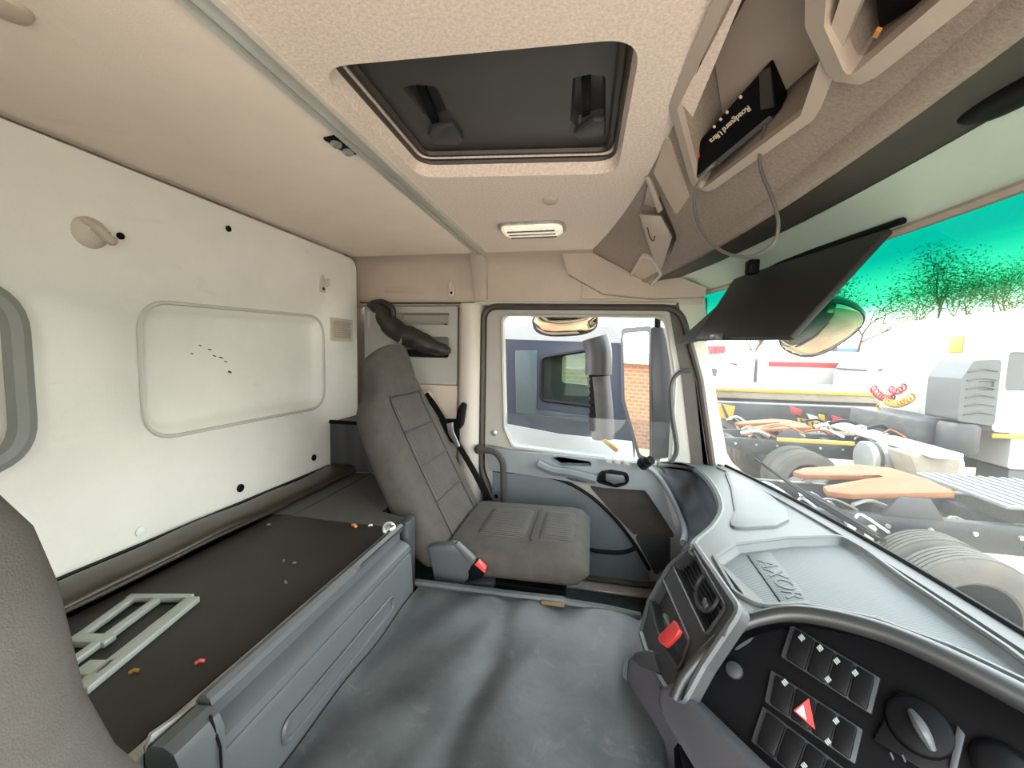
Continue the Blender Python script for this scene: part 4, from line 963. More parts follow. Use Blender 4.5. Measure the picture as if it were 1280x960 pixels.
for a, b in [(981, 853), (1045, 901), (1035, 927)]: icon(a, b, b2, 'icon')
icon(1005, 957, b3, 'icon')
bm = B(); prism(bm, [on(a, b, .0110) for a, b in [(992, 888), (1011, 873), (1019, 912)]], -cn*.002); hz = obj('hazard_sign', bm, M['red'], b2, label='red hazard triangle')
bm = B(); prism(bm, [on(a, b, .0125) for a, b in [(995, 889), (1004, 881), (1008, 900)]], -cn*.002); obj('hazard_inner', bm, M['white'], b2)
rk = [(1124, 860), (1207, 920), (1190, 985), (1090, 925)]
bm = B(); prism(bm, [on(a, b, .006) for a, b in rk], -cn*.008, .004); RS = obj('light_switch', bm, M['switch'], DB)
bm = B(); lathe(bm, [(.036, 0), (.034, .010), (.030, .013)], on(1148, 908, .006), cn, 24); obj('dial', bm, M['dark'], RS)
a, b = on(1138, 888, .020), on(1166, 938, .020)
bm = B(); tube(bm, [a, a.lerp(b, .5)+cn*.008, b], lambda t_: .004+.004*math.sin(pi*t_), 8, sm=4); obj('grip', bm, M['grey'], RS)
for a, b in [(1128, 875), (1143, 880), (1157, 888), (1170, 898), (1182, 916), (1130, 893), (1115, 945), (1130, 948)]:
    bm = B(); prism(bm, [on(a+x, b+y, .0075) for x, y in [(-3, -4), (-1, -5), (3, 4), (1, 5)]], -cn*.002); obj('mark', bm, M['grey'], RS)
bm = B(); prism(bm, [on(a, b, .010) for a, b in [(1196, 905), (1207, 918), (1196, 965), (1186, 960)]], -cn*.004, .002); obj('side_lamp', bm, M['greyd'], RS)
bm = B(); lathe(bm, [(.014, 0), (.013, .006), (.008, .008)], on(918, 838, .002), cn, 16); obj('blind_plug', bm, M['greyd'], DB)
bm = B(); lathe(bm, [(.03, 0), (.026, .004), (.02, .008)], on(1255, 960, .002), cn, 16); obj('lighter_socket', bm, M['switch'], DB)
# lip below the switch panel and the lower cover against the tunnel
lp0, ln = V((.190, .70, -.575)), V((-.75, -.50, .42)).normalized()
bm = B(); prism(bm, [PL(a, b, lp0, ln) for a, b in [(823, 858), (840, 852), (945, 960), (1010, 1030), (940, 1070), (868, 960), (830, 896), (819, 877)]], -ln*.04, .010, 3); obj('lower_lip', bm, M['lip'], DB)
q0 = AZ(783, 838, -.69)
ln2 = V((-.80, -.52, .30)).normalized()
bm = B(); prism(bm, [PL(a, b, q0, ln2) for a, b in [(783, 824), (792, 813), (812, 810), (826, 846), (824, 878), (840, 900), (885, 960), (930, 1040), (815, 1020), (804, 960), (789, 895), (781, 845)]], V((.14, .05, -.06)), .010, 3); obj('lower_cover', bm, M['lip'], DB)
bm = B(); prism(bm, [PL(a, b, q0+ln2*.004, ln2) for a, b in [(788, 824), (794, 817), (815, 814), (824, 842), (800, 834)]], -ln2*.012, .004); obj('cup', bm, M['greyd'], DB)
bm = B(); tube(bm, [PL(a, b, q0+ln2*.002, ln2) for a, b in [(783, 824), (781, 845), (789, 895), (804, 960), (815, 1010)]], .005, 6, sm=4); obj('cover_edge', bm, M['grey'], DB)
bm = B(); box(bm, (.17, .35, ZF), (.50, 1.00, -.70), .02); obj('lower_body', bm, M['dark'], DB)

# ------------------------------------------------------------------ outside of our truck: mirrors and wiper
WP = thing('wiper', 'black windscreen wiper resting along the foot of the glass', 'wiper', (.7, 1.2, -.45))
def wsp(px, py, o=.012):
    r = ray(px, py); a, b = 0., 2.5/r.y
    for _ in range(60):
        k = (a+b)/2; p = r*k
        if p.x < ws(p.y, p.z, o).x: a = k
        else: b = k
    return r*a
bm = B(); tube(bm, [wsp(a, b, .030) for a, b in [(944, 574), (1000, 612), (1050, 642), (1098, 672)]], lambda t_: .005+.004*t_, 7, sm=4); obj('blade', bm, M['dark'], WP)
bm = B(); tube(bm, [wsp(a, b, .020) for a, b in [(952, 578), (1010, 622), (1060, 652), (1100, 674)]], .004, 6, sm=4); obj('rubber', bm, M['dark'], WP)
bm = B(); tube(bm, [wsp(1010, 616, .04), wsp(1060, 645, .045), wsp(1105, 676, .05)], .007, 7, sm=3); obj('arm', bm, M['dark'], WP)
M['mirror'] = mat('mirror_glass', (.88, .88, .86), .03, 1, var=.02)
M['tan_mirror'] = mat('ground_tinted_mirror_glass', (.50, .42, .32), .06, 1, var=.1)  # tan of the reflected sandy ground is put into the mirror's own colour
M['mirrorhouse'] = mat('mirror_housing', (.022, .024, .028), .4, var=.15)
YM2 = 2.10
MR = thing('side_mirror', 'tall dark door mirror housing outside the passenger window', 'mirror', (.33, YM2, -.6))
mn = V((-.80, -.60, .02)).normalized(); mp = V((.325, YM2, -.3))
def ml(pts, w, r): 
    e1 = V((-mn.y, mn.x, 0)).normalized(); e2 = mn.cross(e1)
    q_ = [PL(a, b, mp, mn)-mp for a, b in pts]
    return [mp+e1*p.x+e2*p.y+mn*w for p in rpoly([V((k.dot(e1), k.dot(e2))) for k in q_], r, 4)]
bm = B(); prism(bm, ml([(775, 410), (814, 407), (816, 580), (797, 574), (776, 500)], -.004, .03), -mn*.05); obj('housing', bm, M['mirrorhouse'], MR)
bm = B(); prism(bm, ml([(779, 417), (811, 414), (812, 573), (800, 568), (781, 500)], 0, .025), -mn*.006); obj('glass', bm, M['mirror'], MR)
bm = B(); prism(bm, [AY(a, b, YM2-.03) for a, b in [(812, 408), (830, 408), (840, 440), (842, 572), (814, 576)]], (.02, .06, 0), .012, 3); obj('back_shell', bm, M['mirrorhouse'], MR)
bm = B(); tube(bm, [AY(822, 412, YM2), AY(822, 395, YM2-.06), AY(836, 384, 1.87)], .016, 8); obj('arm', bm, M['dark'], MR)
def kerb(name, label, ctr, ax, rx, ry, n):
    t = thing(name, label, 'mirror', ctr, 'wide-angle mirrors'); n = V(n).normalized(); ax = V(ax); ax = (ax-n*ax.dot(n)).normalized(); ay = n.cross(ax)
    P_ = lambda r_, h: [ctr + ax*rx*r_*math.copysign(abs(math.cos(q))**.75, math.cos(q)) + ay*ry*r_*math.copysign(abs(math.sin(q))**.75, math.sin(q)) + n*h for q in [2*pi*k/28 for k in range(28)]]
    bm = B(); loft(bm, [P_(1, .012), P_(1.03, 0), P_(.95, -.03), P_(.6, -.055), P_(.15, -.062)]); obj('shell', bm, M['mirrorhouse'], t, ang=60)
    bm = B(); loft(bm, [P_(.97, .010), P_(.96, .014), P_(.7, .030), P_(.35, .039), P_(.05, .041)]); obj('glass', bm, M['tan_mirror'], t, ang=80)
    return t
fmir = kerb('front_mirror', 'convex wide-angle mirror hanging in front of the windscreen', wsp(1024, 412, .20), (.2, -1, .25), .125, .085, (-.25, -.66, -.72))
p = ORG[fmir]/SC
bm = B(); tube(bm, [p+V((0, 0, .05)), p+V((0, .02, .16)), p+V((-.06, .05, .30)), p+V((-.14, .05, .36))], .012, 7, sm=4); obj('arm', bm, M['dark'], fmir)
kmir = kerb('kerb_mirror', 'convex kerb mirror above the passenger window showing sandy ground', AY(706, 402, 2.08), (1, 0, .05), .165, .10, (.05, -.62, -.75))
p = ORG[kmir]/SC
bm = B(); tube(bm, [p+V((0, 0, .05)), p+V((0, -.05, .14)), p+V((0, -.235, .20))], .014, 7, sm=4); obj('arm', bm, M['dark'], kmir)

# ------------------------------------------------------------------ the yard outside (metres)
SC = 1.0
bm = B(); box(bm, (-60, -60, GROUND-.1), (90, 110, GROUND)); struct('floor', bm, M['ground'])
def wheel(par, c, w=.28, dual=True, rimcol='rim', face_=-1):
    c = V(c)
    for k in range(2 if dual else 1):
        bm = B(); o = c+V((0, -face_*k*(w+.05), 0))
        pr = [(.30, 0), (.32, -.015), (.42, -.01), (.475, .012), (.49, .03)]
        for q in range(5):
            y0 = .035+q*(w-.07)/5; y1 = y0+(w-.07)/5
            pr += [(.505, y0), (.505, y1-.012), (.490, y1-.011), (.490, y1)]
        pr += [(.49, w-.03), (.475, w-.012), (.42, w+.01), (.32, w+.015), (.30, w)]
        lathe(bm, pr, o, (0, -face_, 0), 40); ty = obj('tyre', bm, M['tyre'], par, ang=30)
        if k == 0:
            bm = B(); lathe(bm, [(.31, .0), (.30, .02), (.27, .05), (.20, .10), (.12, .09), (.11, -.02), (.03, -.03)], o, (0, -face_, 0), 28); obj('rim', bm, M[rimcol], ty, ang=40)
            for q in range(10):
                a = 2*pi*q/10; bm = B(); lathe(bm, [(.016, 0), (.012, .03)], o+V((.155*math.cos(a), -face_*.085, .155*math.sin(a))), (0, face_, 0), 6); obj('nut', bm, M['steel'], ty)
def tractor(label, x0, yc, x1, group=None, rusty='rust', near=True, cross=.9):
    t = thing('tractor_chassis', label, 'truck', (x0, yc, GROUND))
    for s in (-1, 1):
        bm = B(); y = yc+s*.42
        prism(bm, [(x0-1.1, y, -1.50), (x1, y, -1.50), (x1, y, -1.78), (x0-.7, y, -1.78), (x0-1.1, y, -1.62)], (0, .08*s, 0), .01); obj('frame_rail', bm, M['chassis'], t)
        for k in range(int((x1-x0+.9)/.35)):
            bm = B(); lathe(bm, [(.022, 0), (.022, .02)], (x0-.9+.35*k, yc+s*.42-.001 if s < 0 else yc+s*.5, -1.6), (0, s if s > 0 else -1, 0), 6)
            for v in bm.verts: v.co.y += -.08 if s < 0 else 0
            obj('rivet', bm, M['steel'], t)
    x = x0-.9
    while x < x1:
        bm = B(); box(bm, (x, yc-.42, -1.72), (x+.12, yc+.42, -1.56), .01); obj('cross_member', bm, M['chassis'], t); x += cross
    bm = B(); tube(bm, [(x0, yc-1.15, -2.05), (x0, yc+1.15, -2.05)], .09, 10); obj('axle', bm, M['chassis'], t)
    bm = B(); lathe(bm, [(.20, -.16), (.24, 0), (.20, .16)], (x0, yc, -2.05), (1, 0, 0), 16); obj('differential', bm, M['chassis'], t)
    wheel(t, (x0, yc-1.22, -2.05)); wheel(t, (x0, yc+1.22, -2.05), face_=1)
    # fifth wheel: horseshoe plate open to the rear, sloping rear horns
    bm = B()
    ou = [(-.62, .20), (-.66, .36), (-.50, .47), (.10, .50), (.38, .42), (.46, 0), (.38, -.42), (.10, -.50), (-.50, -.47), (-.66, -.36), (-.62, -.20), (-.12, -.05), (.02, -.05), (.05, 0), (.02, .05), (-.12, .05)]
    prism(bm, [(x0+a, yc+b, -1.24+(a*.16 if a < -.1 else 0)) for a, b in ou], (0, 0, -.06), .012)
    obj('fifth_wheel', bm, M[rusty], t, label='rust-orange horseshoe coupling plate')
    for s in (-1, 1):
        bm = B(); prism(bm, [(x0-.25, yc+s*.46, -1.50), (x0+.25, yc+s*.46, -1.50), (x0+.12, yc+s*.46, -1.30), (x0-.12, yc+s*.46, -1.30)], (0, .06*s, 0), .01); obj('coupling_bracket', bm, M['chassis'], t)
    return t
TA = tractor('nearest tractor chassis with rusty coupling plate and big dusty rear tyres', 3.05, 4.92, 6.2)
bm = B(); box(bm, (3.75, 4.40, -1.34), (4.75, 5.45, -1.30), .01); cw = obj('catwalk', bm, M['steelplate'], TA)
for k in range(9):
    bm = B(); x = 3.80+.105*k; box(bm, (x, 4.42, -1.30), (x+.04, 5.43, -1.285), .004); obj('tread_bar', bm, M['steelplate'], cw)
for dx in (0, .16):
    bm = B(); x = 2.32+dx; tube(bm, [(x-.02, 4.05, -1.95), (x, 4.05, -1.70), (x+.03, 4.10, -1.58), (x+.10, 4.18, -1.55)], .035, 8, sm=3); obj('mudguard_stay', bm, M['rim'], TA)
bm = B(); tube(bm, [(2.05, 4.30, -1.72), (2.0, 4.0, -1.72), (2.0, 3.6, -1.74)], .05, 8); obj('rear_beam', bm, M['tank'], TA)
bm = B(); box(bm, (1.75, 4.1, -1.82), (2.3, 5.7, -1.70), .02); obj('rear_crossbeam', bm, M['tank'], TA)
rng = random.Random(5)
for k in range(26):
    bm = B(); x = rng.uniform(1.9, 5.0); y = rng.uniform(4.1, 5.6); l_ = rng.uniform(.15, .5); z = rng.uniform(-1.64, -1.44)
    tube(bm, [(x, y, z), (x+l_*.5, y+rng.uniform(-.08, .08), z+.03), (x+l_, y+rng.uniform(-.2, .2), z-.04)], rng.uniform(.012, .03), 6, sm=3); obj('hose', bm, M[rng.choice(['dark', 'tank', 'rim', 'steel'])], TA)

TB = tractor('white high-roof tractor with dark intake stack, its long chassis facing us', 3.55, 8.55, 9.5, rusty='rust')
for s in (0, 1):
    bm = B(); x = 3.55
    prof_ = [(.60*math.cos(a), .60*math.sin(a)) for a in [math.radians(15+150*k/12) for k in range(13)]]
for k in range(2):
    bm = B(); lathe(bm, [(.05, 0), (.26, .01), (.28, .03), (.28, .56), (.26, .58), (.05, .60)], (4.42+.64*k, 7.55, -1.62), (1, 0, 0), 28); tk = obj('air_tank', bm, M['tank'], TB)
    bm = B(); lathe(bm, [(.292, 0), (.292, .05)], (4.52+.64*k, 7.55, -1.62), (1, 0, 0), 28); obj('strap', bm, M['chassis'], tk)
bm = B(); box(bm, (4.70, 6.55, -1.36), (5.05, 9.2, -1.26), .02); obj('white_bearer', bm, M['wht'], TB)
bm = B(); prism(bm, [(4.55, 6.75, -1.36), (5.2, 6.75, -1.36), (5.1, 6.75, -1.85), (4.75, 6.75, -1.85)], (0, .5, 0), .03); obj('battery_box', bm, M['rim'], TB)
bm = B(); box(bm, (3.0, 7.2, -1.36), (4.1, 7.24, -1.30), .005); obj('yellow_strip', bm, M['yellow'], TB)
# cab of tractor B
bm = B()
cabp = [(5.95, -1.05), (5.95, .48), (6.10, .78), (8.0, .98), (8.25, .2), (8.35, -1.6), (6.2, -1.6), (6.2, -1.05)]
def fcab(u, v, w): return V((u, 7.32-w, v))
plate(bm, fcab, rpoly([V(p) for p in cabp], [.08, .1, .2, .2, .1, .1, .05, .05], 4), [(rect(6.05, -.42, 7.0, .16, .06), .04, .01)], 2.45); cab = obj('cab', bm, M['wht'], TB, ang=30)
bm = B(); box(bm, (6.06, 7.345, -.41), (6.99, 7.365, .15)); obj('side_window', bm, M['midgrey'], cab, label='dark side window')
bm = B(); box(bm, (5.95, 7.30, -1.14), (8.3, 7.33, -1.07), .005); obj('yellow_line', bm, M['yellow'], cab)
bm = B(); box(bm, (6.25, 7.36, -2.25), (8.2, 7.9, -1.62), .03); obj('fuel_tank', bm, M['midgrey'], TB)
bm = B(); box(bm, (5.93, 7.95, .15), (5.96, 8.20, .42), .004); obj('sticker', bm, M['yellow'], cab, label='yellow square sticker')
bm = B(); tube(bm, [(6.25, 7.30, .42), (6.5, 7.27, .40), (6.8, 7.30, .42)], .018, 6); obj('handle', bm, M['chassis'], cab)
bm = B()
ip = rpoly([V(p) for p in [(5.45, -.90), (5.45, -.25), (5.58, .02), (5.92, .05), (5.92, -.95)]], .06, 4)
plate(bm, lambda u, v, w: V((u, 7.25-w, v)), ip, [(rect(5.66, -.42, 5.86, -.28, .02), .03, .01)], .62); ik = obj('air_intake', bm, M['midgrey'], TB)
for k in range(6):
    bm = B(); z = -.80+.13*k; tube(bm, [(5.52, 7.245, z), (5.70, 7.235, z+.05), (5.88, 7.245, z+.02)], .012, 6); obj('rib', bm, M['chassis'], ik)
bm = B(); lathe(bm, [(.20, 0), (.24, .06), (.24, .42), (.20, .48)], (5.62, 7.45, -1.42), (0, 0, 1), 20); obj('silencer', bm, M['chassis'], TB)
bm = B(); box(bm, (5.2, 7.6, -1.45), (5.9, 9.4, -.95), .05); obj('gear_guard', bm, M['chassis'], TB)
def coil(p0, p1, r, turns, m, nm, tail=None):
    bm = B(); p0, p1 = V(p0), V(p1); ax = (p1-p0).normalized(); u = ax.orthogonal().normalized(); w = ax.cross(u); P_ = []
    for k in range(turns*10+1):
        a = 2*pi*k/10; P_.append(p0.lerp(p1, k/(turns*10)) + V((0, 0, -.10*math.sin(pi*k/(turns*10)))) + r*(math.cos(a)*u+math.sin(a)*w))
    tube(bm, P_, .018, 5); obj(nm, bm, M[m], TB)
coil((5.60, 9.45, -.55), (5.60, 8.85, -.70), .06, 8, 'redp', 'red_air_coil'); coil((5.55, 8.95, -.78), (5.55, 8.30, -.62), .06, 9, 'yellow', 'yellow_air_coil')
coil((5.50, 9.0, -.85), (5.48, 9.0, -1.30), .05, 4, 'yellow', 'yellow_air_coil'); coil((5.62, 9.0, -.52), (5.62, 8.6, -.45), .05, 5, 'redp', 'red_air_coil')
for k in range(30):
    bm = B(); x = rng.uniform(2.6, 5.6); y = rng.uniform(7.6, 9.2); l_ = rng.uniform(.2, .6); z = rng.uniform(-1.5, -1.2)
    tube(bm, [(x, y, z), (x+l_*.5, y+rng.uniform(-.1, .1), z+.06), (x+l_, y+rng.uniform(-.2, .2), z-.04)], rng.uniform(.012, .035), 6, sm=3); obj('hose', bm, M[rng.choice(['dark', 'tank', 'rim', 'rust', 'wht'])], TB)

# chassis with lamp board, flat trailer behind
LB = thing('trailer_chassis', 'dark trailer chassis with red lamps and yellow-black chevron board', 'trailer', (5.5, 11, GROUND))
bm = B(); box(bm, (2.5, 11.0, -1.75), (8.5, 11.4, -1.15), .03); obj('frame', bm, M['chassis'], LB)
p0 = AY(1000, 514, 9.6); p1 = AY(1053, 528, 9.6)
bm = B(); prism(bm, [AY(a, b, 9.62) for a, b in [(994, 508), (1052, 520), (1056, 532), (998, 528)]], (0, .05, 0)); obj('lamp_board', bm, M['chassis'], LB)
for q, m, nm in [([(988, 508), (1003, 512), (1001, 520), (990, 517)], 'redp', 'tail_lamp'), ([(1040, 519), (1054, 523), (1055, 531), (1043, 529)], 'redp', 'tail_lamp'), ([(1024, 518), (1031, 519), (1032, 528), (1026, 527)], 'yellow', 'indicator_lamp'), ([(1009, 517), (1022, 521), (1026, 529), (1014, 527)], 'wht', 'number_plate')]:
    bm = B(); prism(bm, [AY(a, b, 9.56) for a, b in q], (0, .06, 0), .01); obj(nm, bm, M[m], LB)
bm = B(); prism(bm, [AY(a, b, 9.54) for a, b in [(997, 522), (1040, 531), (1042, 542), (1000, 534)]], (0, .03, 0)); cb = obj('chevron_board', bm, M['yellow'], LB)
for k in range(6):
    a = 1000+7*k; bm = B(); prism(bm, [AY(x, y, 9.53) for x, y in [(a, 523.5+k*1.5), (a+2.5, 524+k*1.5), (a+5, 533+k*1.6), (a+2.5, 533+k*1.6)]], (0, .02, 0)); obj('chevron', bm, M['chassis'], cb)
bm = B(); prism(bm, [AY(a, b, 9.54) for a, b in [(884, 502), (919, 508), (915, 525), (890, 521)]], (0, .03, 0)); obj('chevron_board', bm, M['yellow'], LB)
for k in range(2):
    bm = B(); prism(bm, [AY(x, y, 9.53) for x, y in [(890+11*k, 503+2*k), (893+11*k, 504+2*k), (901+11*k, 521+2*k), (897+11*k, 521+2*k)]], (0, .02, 0)); obj('chevron', bm, M['chassis'], cb)
for s in (3.2, 7.2):
    wheel(LB, (s, 11.0, -2.05), dual=False)
FT = thing('flat_trailer', 'long flat trailer with white side rail and yellow stripe', 'trailer', (8, 14.5, GROUND))
bm = B(); box(bm, (2.6, 14.0, -1.32), (14.0, 16.4, -.92), .03); obj('deck', bm, M['rim'], FT)
bm = B(); box(bm, (2.6, 13.95, -1.10), (14.0, 14.0, -1.0), .01); obj('yellow_stripe', bm, M['yellow'], FT)
bm = B(); box(bm, (2.6, 13.97, -1.02), (14.0, 14.02, -.90), .01); obj('side_rail', bm, M['wht'], FT)
bm = B(); box(bm, (2.6, 14.3, -1.75), (14.0, 16.0, -1.33), .03); obj('frame', bm, M['chassis'], FT)
for s in (4.0, 5.3, 11.5): wheel(FT, (s, 14.4, -2.05), dual=False)

def lorry(label, x0, x1, y, top, cabw=1.9, col='wht', box_=True, boxcol='wht', stripe=None, boxtop=None):
    t = thing('parked_truck', label, 'truck', ((x0+x1)/2, y, GROUND))
    cp_ = rpoly([V(p) for p in [(x0, -1.9), (x0+.05, -.5), (x0+.35, top-.15), (x0+cabw*.75, top), (x0+cabw, top-.1), (x0+cabw, -1.9)]], .1, 3)
    bm = B(); plate(bm, lambda u, v, w: V((u, y-w, v)), cp_, [(rpoly([V((x0+.25, -.45)), V((x0+.45, top-.55)), V((x0+1.1, top-.55)), V((x0+1.1, -.5))], .05, 2), .05, .01)], 2.4); c_ = obj('cab', bm, M[col], t, ang=30)
    bm = B(); prism(bm, [(x0+.27, y+.03, -.43), (x0+.46, y+.03, top-.57), (x0+1.08, y+.03, top-.57), (x0+1.08, y+.03, -.48)], (0, .02, 0)); obj('side_window', bm, M['midgrey'], c_)
    bm = B(); box(bm, (x0-.02, y+.2, -.45), (x0+.12, y+2.2, top-.6), .02); obj('windscreen', bm, M['midgrey'], c_)
    bm = B(); box(bm, (x0-.12, y+.05, -2.2), (x0+.3, y+2.35, -1.75), .05); obj('bumper', bm, M['chassis'], c_)
    if box_:
        bm = B(); box(bm, (x0+cabw+.15, y-.05, -1.35), (x1, y+2.45, boxtop or top+.1), .03); bx = obj('cargo_box', bm, M[boxcol], t)
        if stripe:
            bm = B(); box(bm, (x0+cabw+.6, y-.065, -.42), (x1-.2, y-.045, -.18)); obj('stripe', bm, M[stripe], bx)
    bm = B(); box(bm, (x0+.5, y+.4, -1.8), (x1, y+2, -1.4), .02); obj('frame', bm, M['chassis'], t)
    for s in (x0+.9, x1-1.2): wheel(t, (s, y, -2.05), dual=False)
    return t
lorry('white box van truck with a thin red stripe in the far row', 6.0, 13.5, 22.0, .25, stripe='redp')
lorry('small white truck in front of the red container', 3.9, 6.0, 17.8, -.25, box_=False)
lorry('white truck half hidden by the high-roof cab, far row', 11.0, 17, 18.9, .22, box_=True, boxtop=-.9, boxcol='chassis')
RC = thing('red_container', 'red shipping container behind the small white truck', 'container', (6, 24, GROUND))
bm = B(); box(bm, (4.9, 29, -2.4), (8.6, 31.4, .75), .03); obj('body', bm, M['redp'], RC)
for k in range(14):
    bm = B(); x = 5.0+.25*k; box(bm, (x, 28.95, -2.3), (x+.1, 29.02, .68), .01); obj('corrugation', bm, M['redp'], RC)
BT = thing('blue_awning', 'small blue awning far behind, under the bare tree', 'awning', (17, 27, -1))
bm = B(); prism(bm, [(15.2, 30, .75), (16.8, 30, .75), (17.0, 29.4, .05), (15.0, 29.4, .05)], (0, .4, 0), .02); obj('cover', bm, M['bluep'], BT)
for x in (15.2, 16.8):
    bm = B(); tube(bm, [(x, 29.8, GROUND), (x, 29.8, .5)], .04, 6); obj('post', bm, M['steel'], BT)

# ------------------------------------------------------------------ trees
def tree(label, x, y, h, spread, seed, lean=(0, 0), nleaf=3200):
    rg = random.Random(seed); t = thing('acacia_tree', label, 'tree', (x, y, GROUND), 'acacias behind the yard')
    base = V((x, y, GROUND)); bm = B(); tips = []
    def grow(p, d, l, r, lev):
        n_ = 5; P_ = [p]; q = p.copy(); dd = d.copy()
        for k in range(n_):
            dd = (dd+V((rg.uniform(-.18, .18), rg.uniform(-.18, .18), rg.uniform(-.05, .12)))).normalized(); q = q+dd*l/n_; P_.append(q.copy())
        tube(bm, P_, lambda t_: r*(1-.45*t_), 6 if lev < 2 else 4)
        if lev >= 4: tips.append(q); return
        tips.extend(P_[2:] if lev >= 3 else [])
        for k in range(3 if lev < 3 else 2):
            a = rg.uniform(0, 2*pi); el = rg.uniform(.25, .75)
            nd = V((math.cos(a)*math.cos(el), math.sin(a)*math.cos(el), math.sin(el)))
            grow(P_[rg.choice([3, 4, 5])], (dd*.5+nd*.9).normalized(), l*.72, r*.5, lev+1)
    grow(base, V((lean[0], lean[1], 1)).normalized(), h*.42, .21, 0)
    obj('trunk', bm, M['bark'], t, ang=80)
    bm = B()
    for k in range(nleaf):
        c_ = rg.choice(tips); o = c_+V((rg.gauss(0, spread), rg.gauss(0, spread), rg.gauss(0, spread*.45)))
        a = V((rg.uniform(-1, 1), rg.uniform(-1, 1), rg.uniform(-.4, .4))).normalized()*rg.uniform(.05, .12); b = a.cross(V((rg.uniform(-1, 1), rg.uniform(-1, 1), 1))).normalized()*rg.uniform(.02, .045)
        face(bm, add(bm, [o-a, o+b, o+a, o-b]))
    obj('foliage', bm, M['leaf'], t, kind='stuff', flat=True)
tree('bare leaning acacia tree behind the far row of trucks', 14.9, 26.0, 8.0, .45, 3, (-.2, 0), 3200)
tree('acacia with a dry yellow-green crown above the white high-roof cab', 21.5, 31, 9.6, .75, 11, (.0, .1), 9000)
tree('acacia with a wide dry crown, farthest along the yard edge', 31, 38, 11.2, .9, 5, (0, 0), 8000)
tree('slender acacia left of the leaning bare tree', 11.6, 34.0, 6.5, .5, 8, (.1, 0), 2000)

# ------------------------------------------------------------------ truck next door and brick buildings
NT = thing('neighbour_truck', 'navy truck cab parked close beside the passenger window', 'truck', (-.9, 4.6, GROUND))
Yn = 3.5
def fn_(u, v, w): return V((u, Yn-w, v))
nwin = rpoly([V(AY(a, b, Yn).xz) for a, b in [(677, 447), (735, 438), (752, 470), (742, 508), (676, 500)]], .05, 4)
no = rpoly([V(p) for p in [(-2.3, -2.1), (-2.3, .10), (-.75, .12), (.22, .10), (.36, -.10), (.40, -2.1)]], [.05, .1, .05, .10, .1, .1], 4)
bm = B(); plate(bm, fn_, no, [(nwin, None, .0)], .06); obj('side_panel', bm, M['navy'], NT)
bm = B(); plate(bm, lambda u, v, w: V((u, Yn+2.35-w, v)), no, [(nwin, None, .0)], .06); obj('side_panel', bm, M['navy'], NT)
bm = B(); plate(bm, lambda u, v, w: V((u, v, -2.0-w)), [V(p) for p in [(-2.3, Yn), (.38, Yn), (.38, Yn+2.4), (-2.3, Yn+2.4)]], (), .1); obj('cab_floor', bm, M['navy'], NT)
bm = B(); box(bm, (.28, Yn+.05, -2.0), (.36, Yn+2.35, -.55)); obj('front_panel', bm, M['navy'], NT)
bm = B(); box(bm, (-2.34, Yn+.02, -2.0), (-2.26, Yn+2.38, .1)); obj('rear_panel', bm, M['navy'], NT)
bm = B(); loft(bm, [[V((x_, y_, .10)) for x_, y_ in [(-2.3, Yn), (.25, Yn), (.25, Yn+2.4), (-2.3, Yn+2.4)]], [V((x_, y_, .24)) for x_, y_ in [(-2.25, Yn+.06), (.15, Yn+.06), (.15, Yn+2.3), (-2.25, Yn+2.3)]], [V((x_, y_, .34)) for x_, y_ in [(-2.1, Yn+.3), (-.15, Yn+.3), (-.15, Yn+2.1), (-2.1, Yn+2.1)]]]); obj('roof', bm, M['roofgrey'], NT)
M['greenglass'] = glass('green_glass', (.35, .55, .47), .02, gloss=.02)
bm = B(); prism(bm, [fn_(p.x, p.y, -.03) for p in offs(nwin, -.02)], (0, .005, 0)); obj('side_window', bm, M['greenglass'], NT)
bm = B(); tube(bm, [fn_(p.x, p.y, .004) for p in nwin], .018, 6, True); obj('window_rubber', bm, M['dark'], NT)
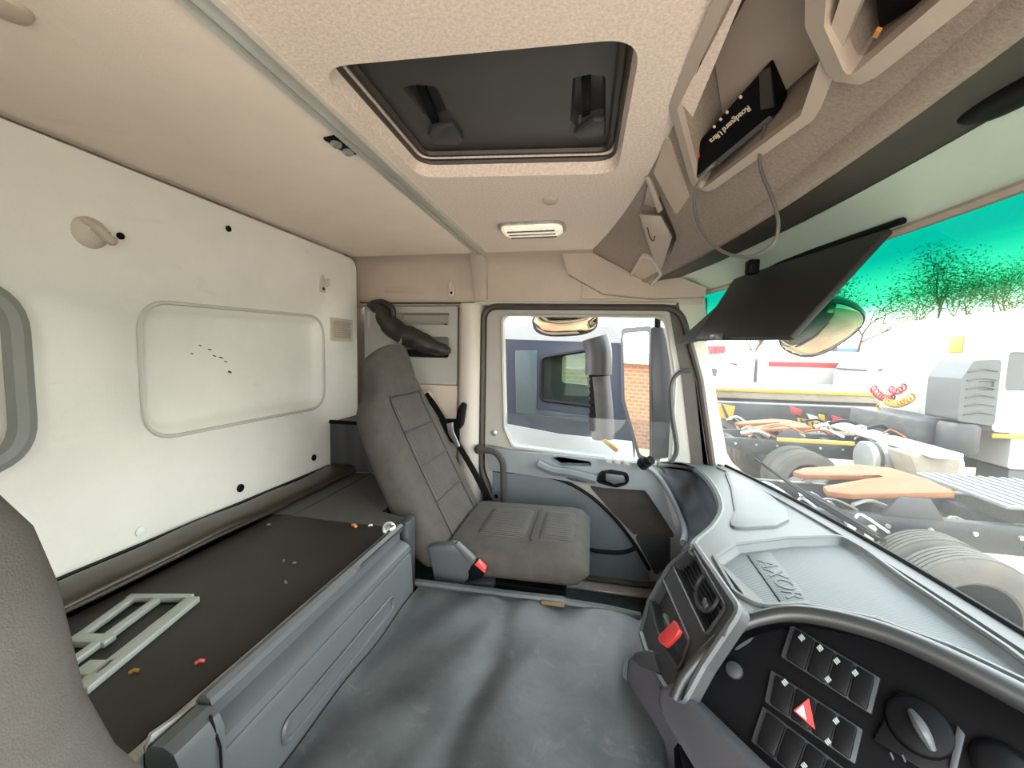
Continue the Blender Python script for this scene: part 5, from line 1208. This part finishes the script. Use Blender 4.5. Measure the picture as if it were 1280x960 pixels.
bm = B(); prism(bm, [AY(a, b, Yn-.012) for a, b in [(644, 438), (672, 438), (670, 512), (735, 520), (735, 528), (645, 516)]], (0, .02, 0), .004); obj('quarter_panel', bm, M['tint'], NT)
bm = B(); prism(bm, [AY(a, b, Yn-.02) for a, b in [(560, 512), (632, 530), (700, 543), (790, 552), (800, 640), (560, 640)]], (0, .03, 0), .004); obj('white_skirt', bm, M['wht'], NT)
bm = B(); tube(bm, [AY(744, 422, 3.1), AY(748, 440, 3.1), AY(748, 468, 3.1)], .10, 12, sm=3); st_ = obj('intake_stack', bm, M['stack'], NT)
bm = B(); tube(bm, [AY(748, 470, 3.1), AY(752, 510, 3.1), AY(754, 548, 3.1)], .085, 12, sm=3); obj('stack_tube', bm, M['chassis'], NT)
for k in range(9):
    bm = B(); p = AY(741, 470+8*k, 3.05); lathe(bm, [(.03, 0), (.03, .02)], p, (0, -1, 0), 8); obj('clip', bm, M['dark'], NT)
bm = B(); prism(bm, [AY(a, b, 3.0) for a, b in [(752, 551), (757, 549), (774, 562), (770, 566)]], (0, .03, 0), .005); obj('marker', bm, M['yellow'], NT)
def building(label, x0, x1, y0, y1, top, wins):
    t = thing('brick_building', label, 'building', ((x0+x1)/2, (y0+y1)/2, GROUND))
    bm = B(); box(bm, (x0, y0, GROUND), (x1, y1, top)); obj('wall', bm, M['brick2' if x1 < -5 else 'brick'], t)
    bm = B(); box(bm, (x0-.2, y0-.2, top), (x1+.2, y1+.2, top+.35), .02); obj('parapet', bm, M['wht'], t)
    for a, b, nx in wins:
        bm = B()
        if nx: box(bm, (x1-.05, a, b), (x1+.06, a+1.2, b+1.1), .02)
        else: box(bm, (a, y0-.06, b), (a+1.2, y0+.05, b+1.1), .02)
        obj('window', bm, M['midgrey'], t)
building('orange brick building seen through the navy cab', -9, 2.3, 11.5, 15, .0, [(-6, -1.5, 0), (-3, -1.5, 0), (.6, -1.5, 0)])
building('orange brick building behind, seen in the door mirror', -16, -9.5, 1.5, 10.0, .0, [(2.6, -.6, 1), (5.2, -.6, 1), (7.6, -.6, 1)])
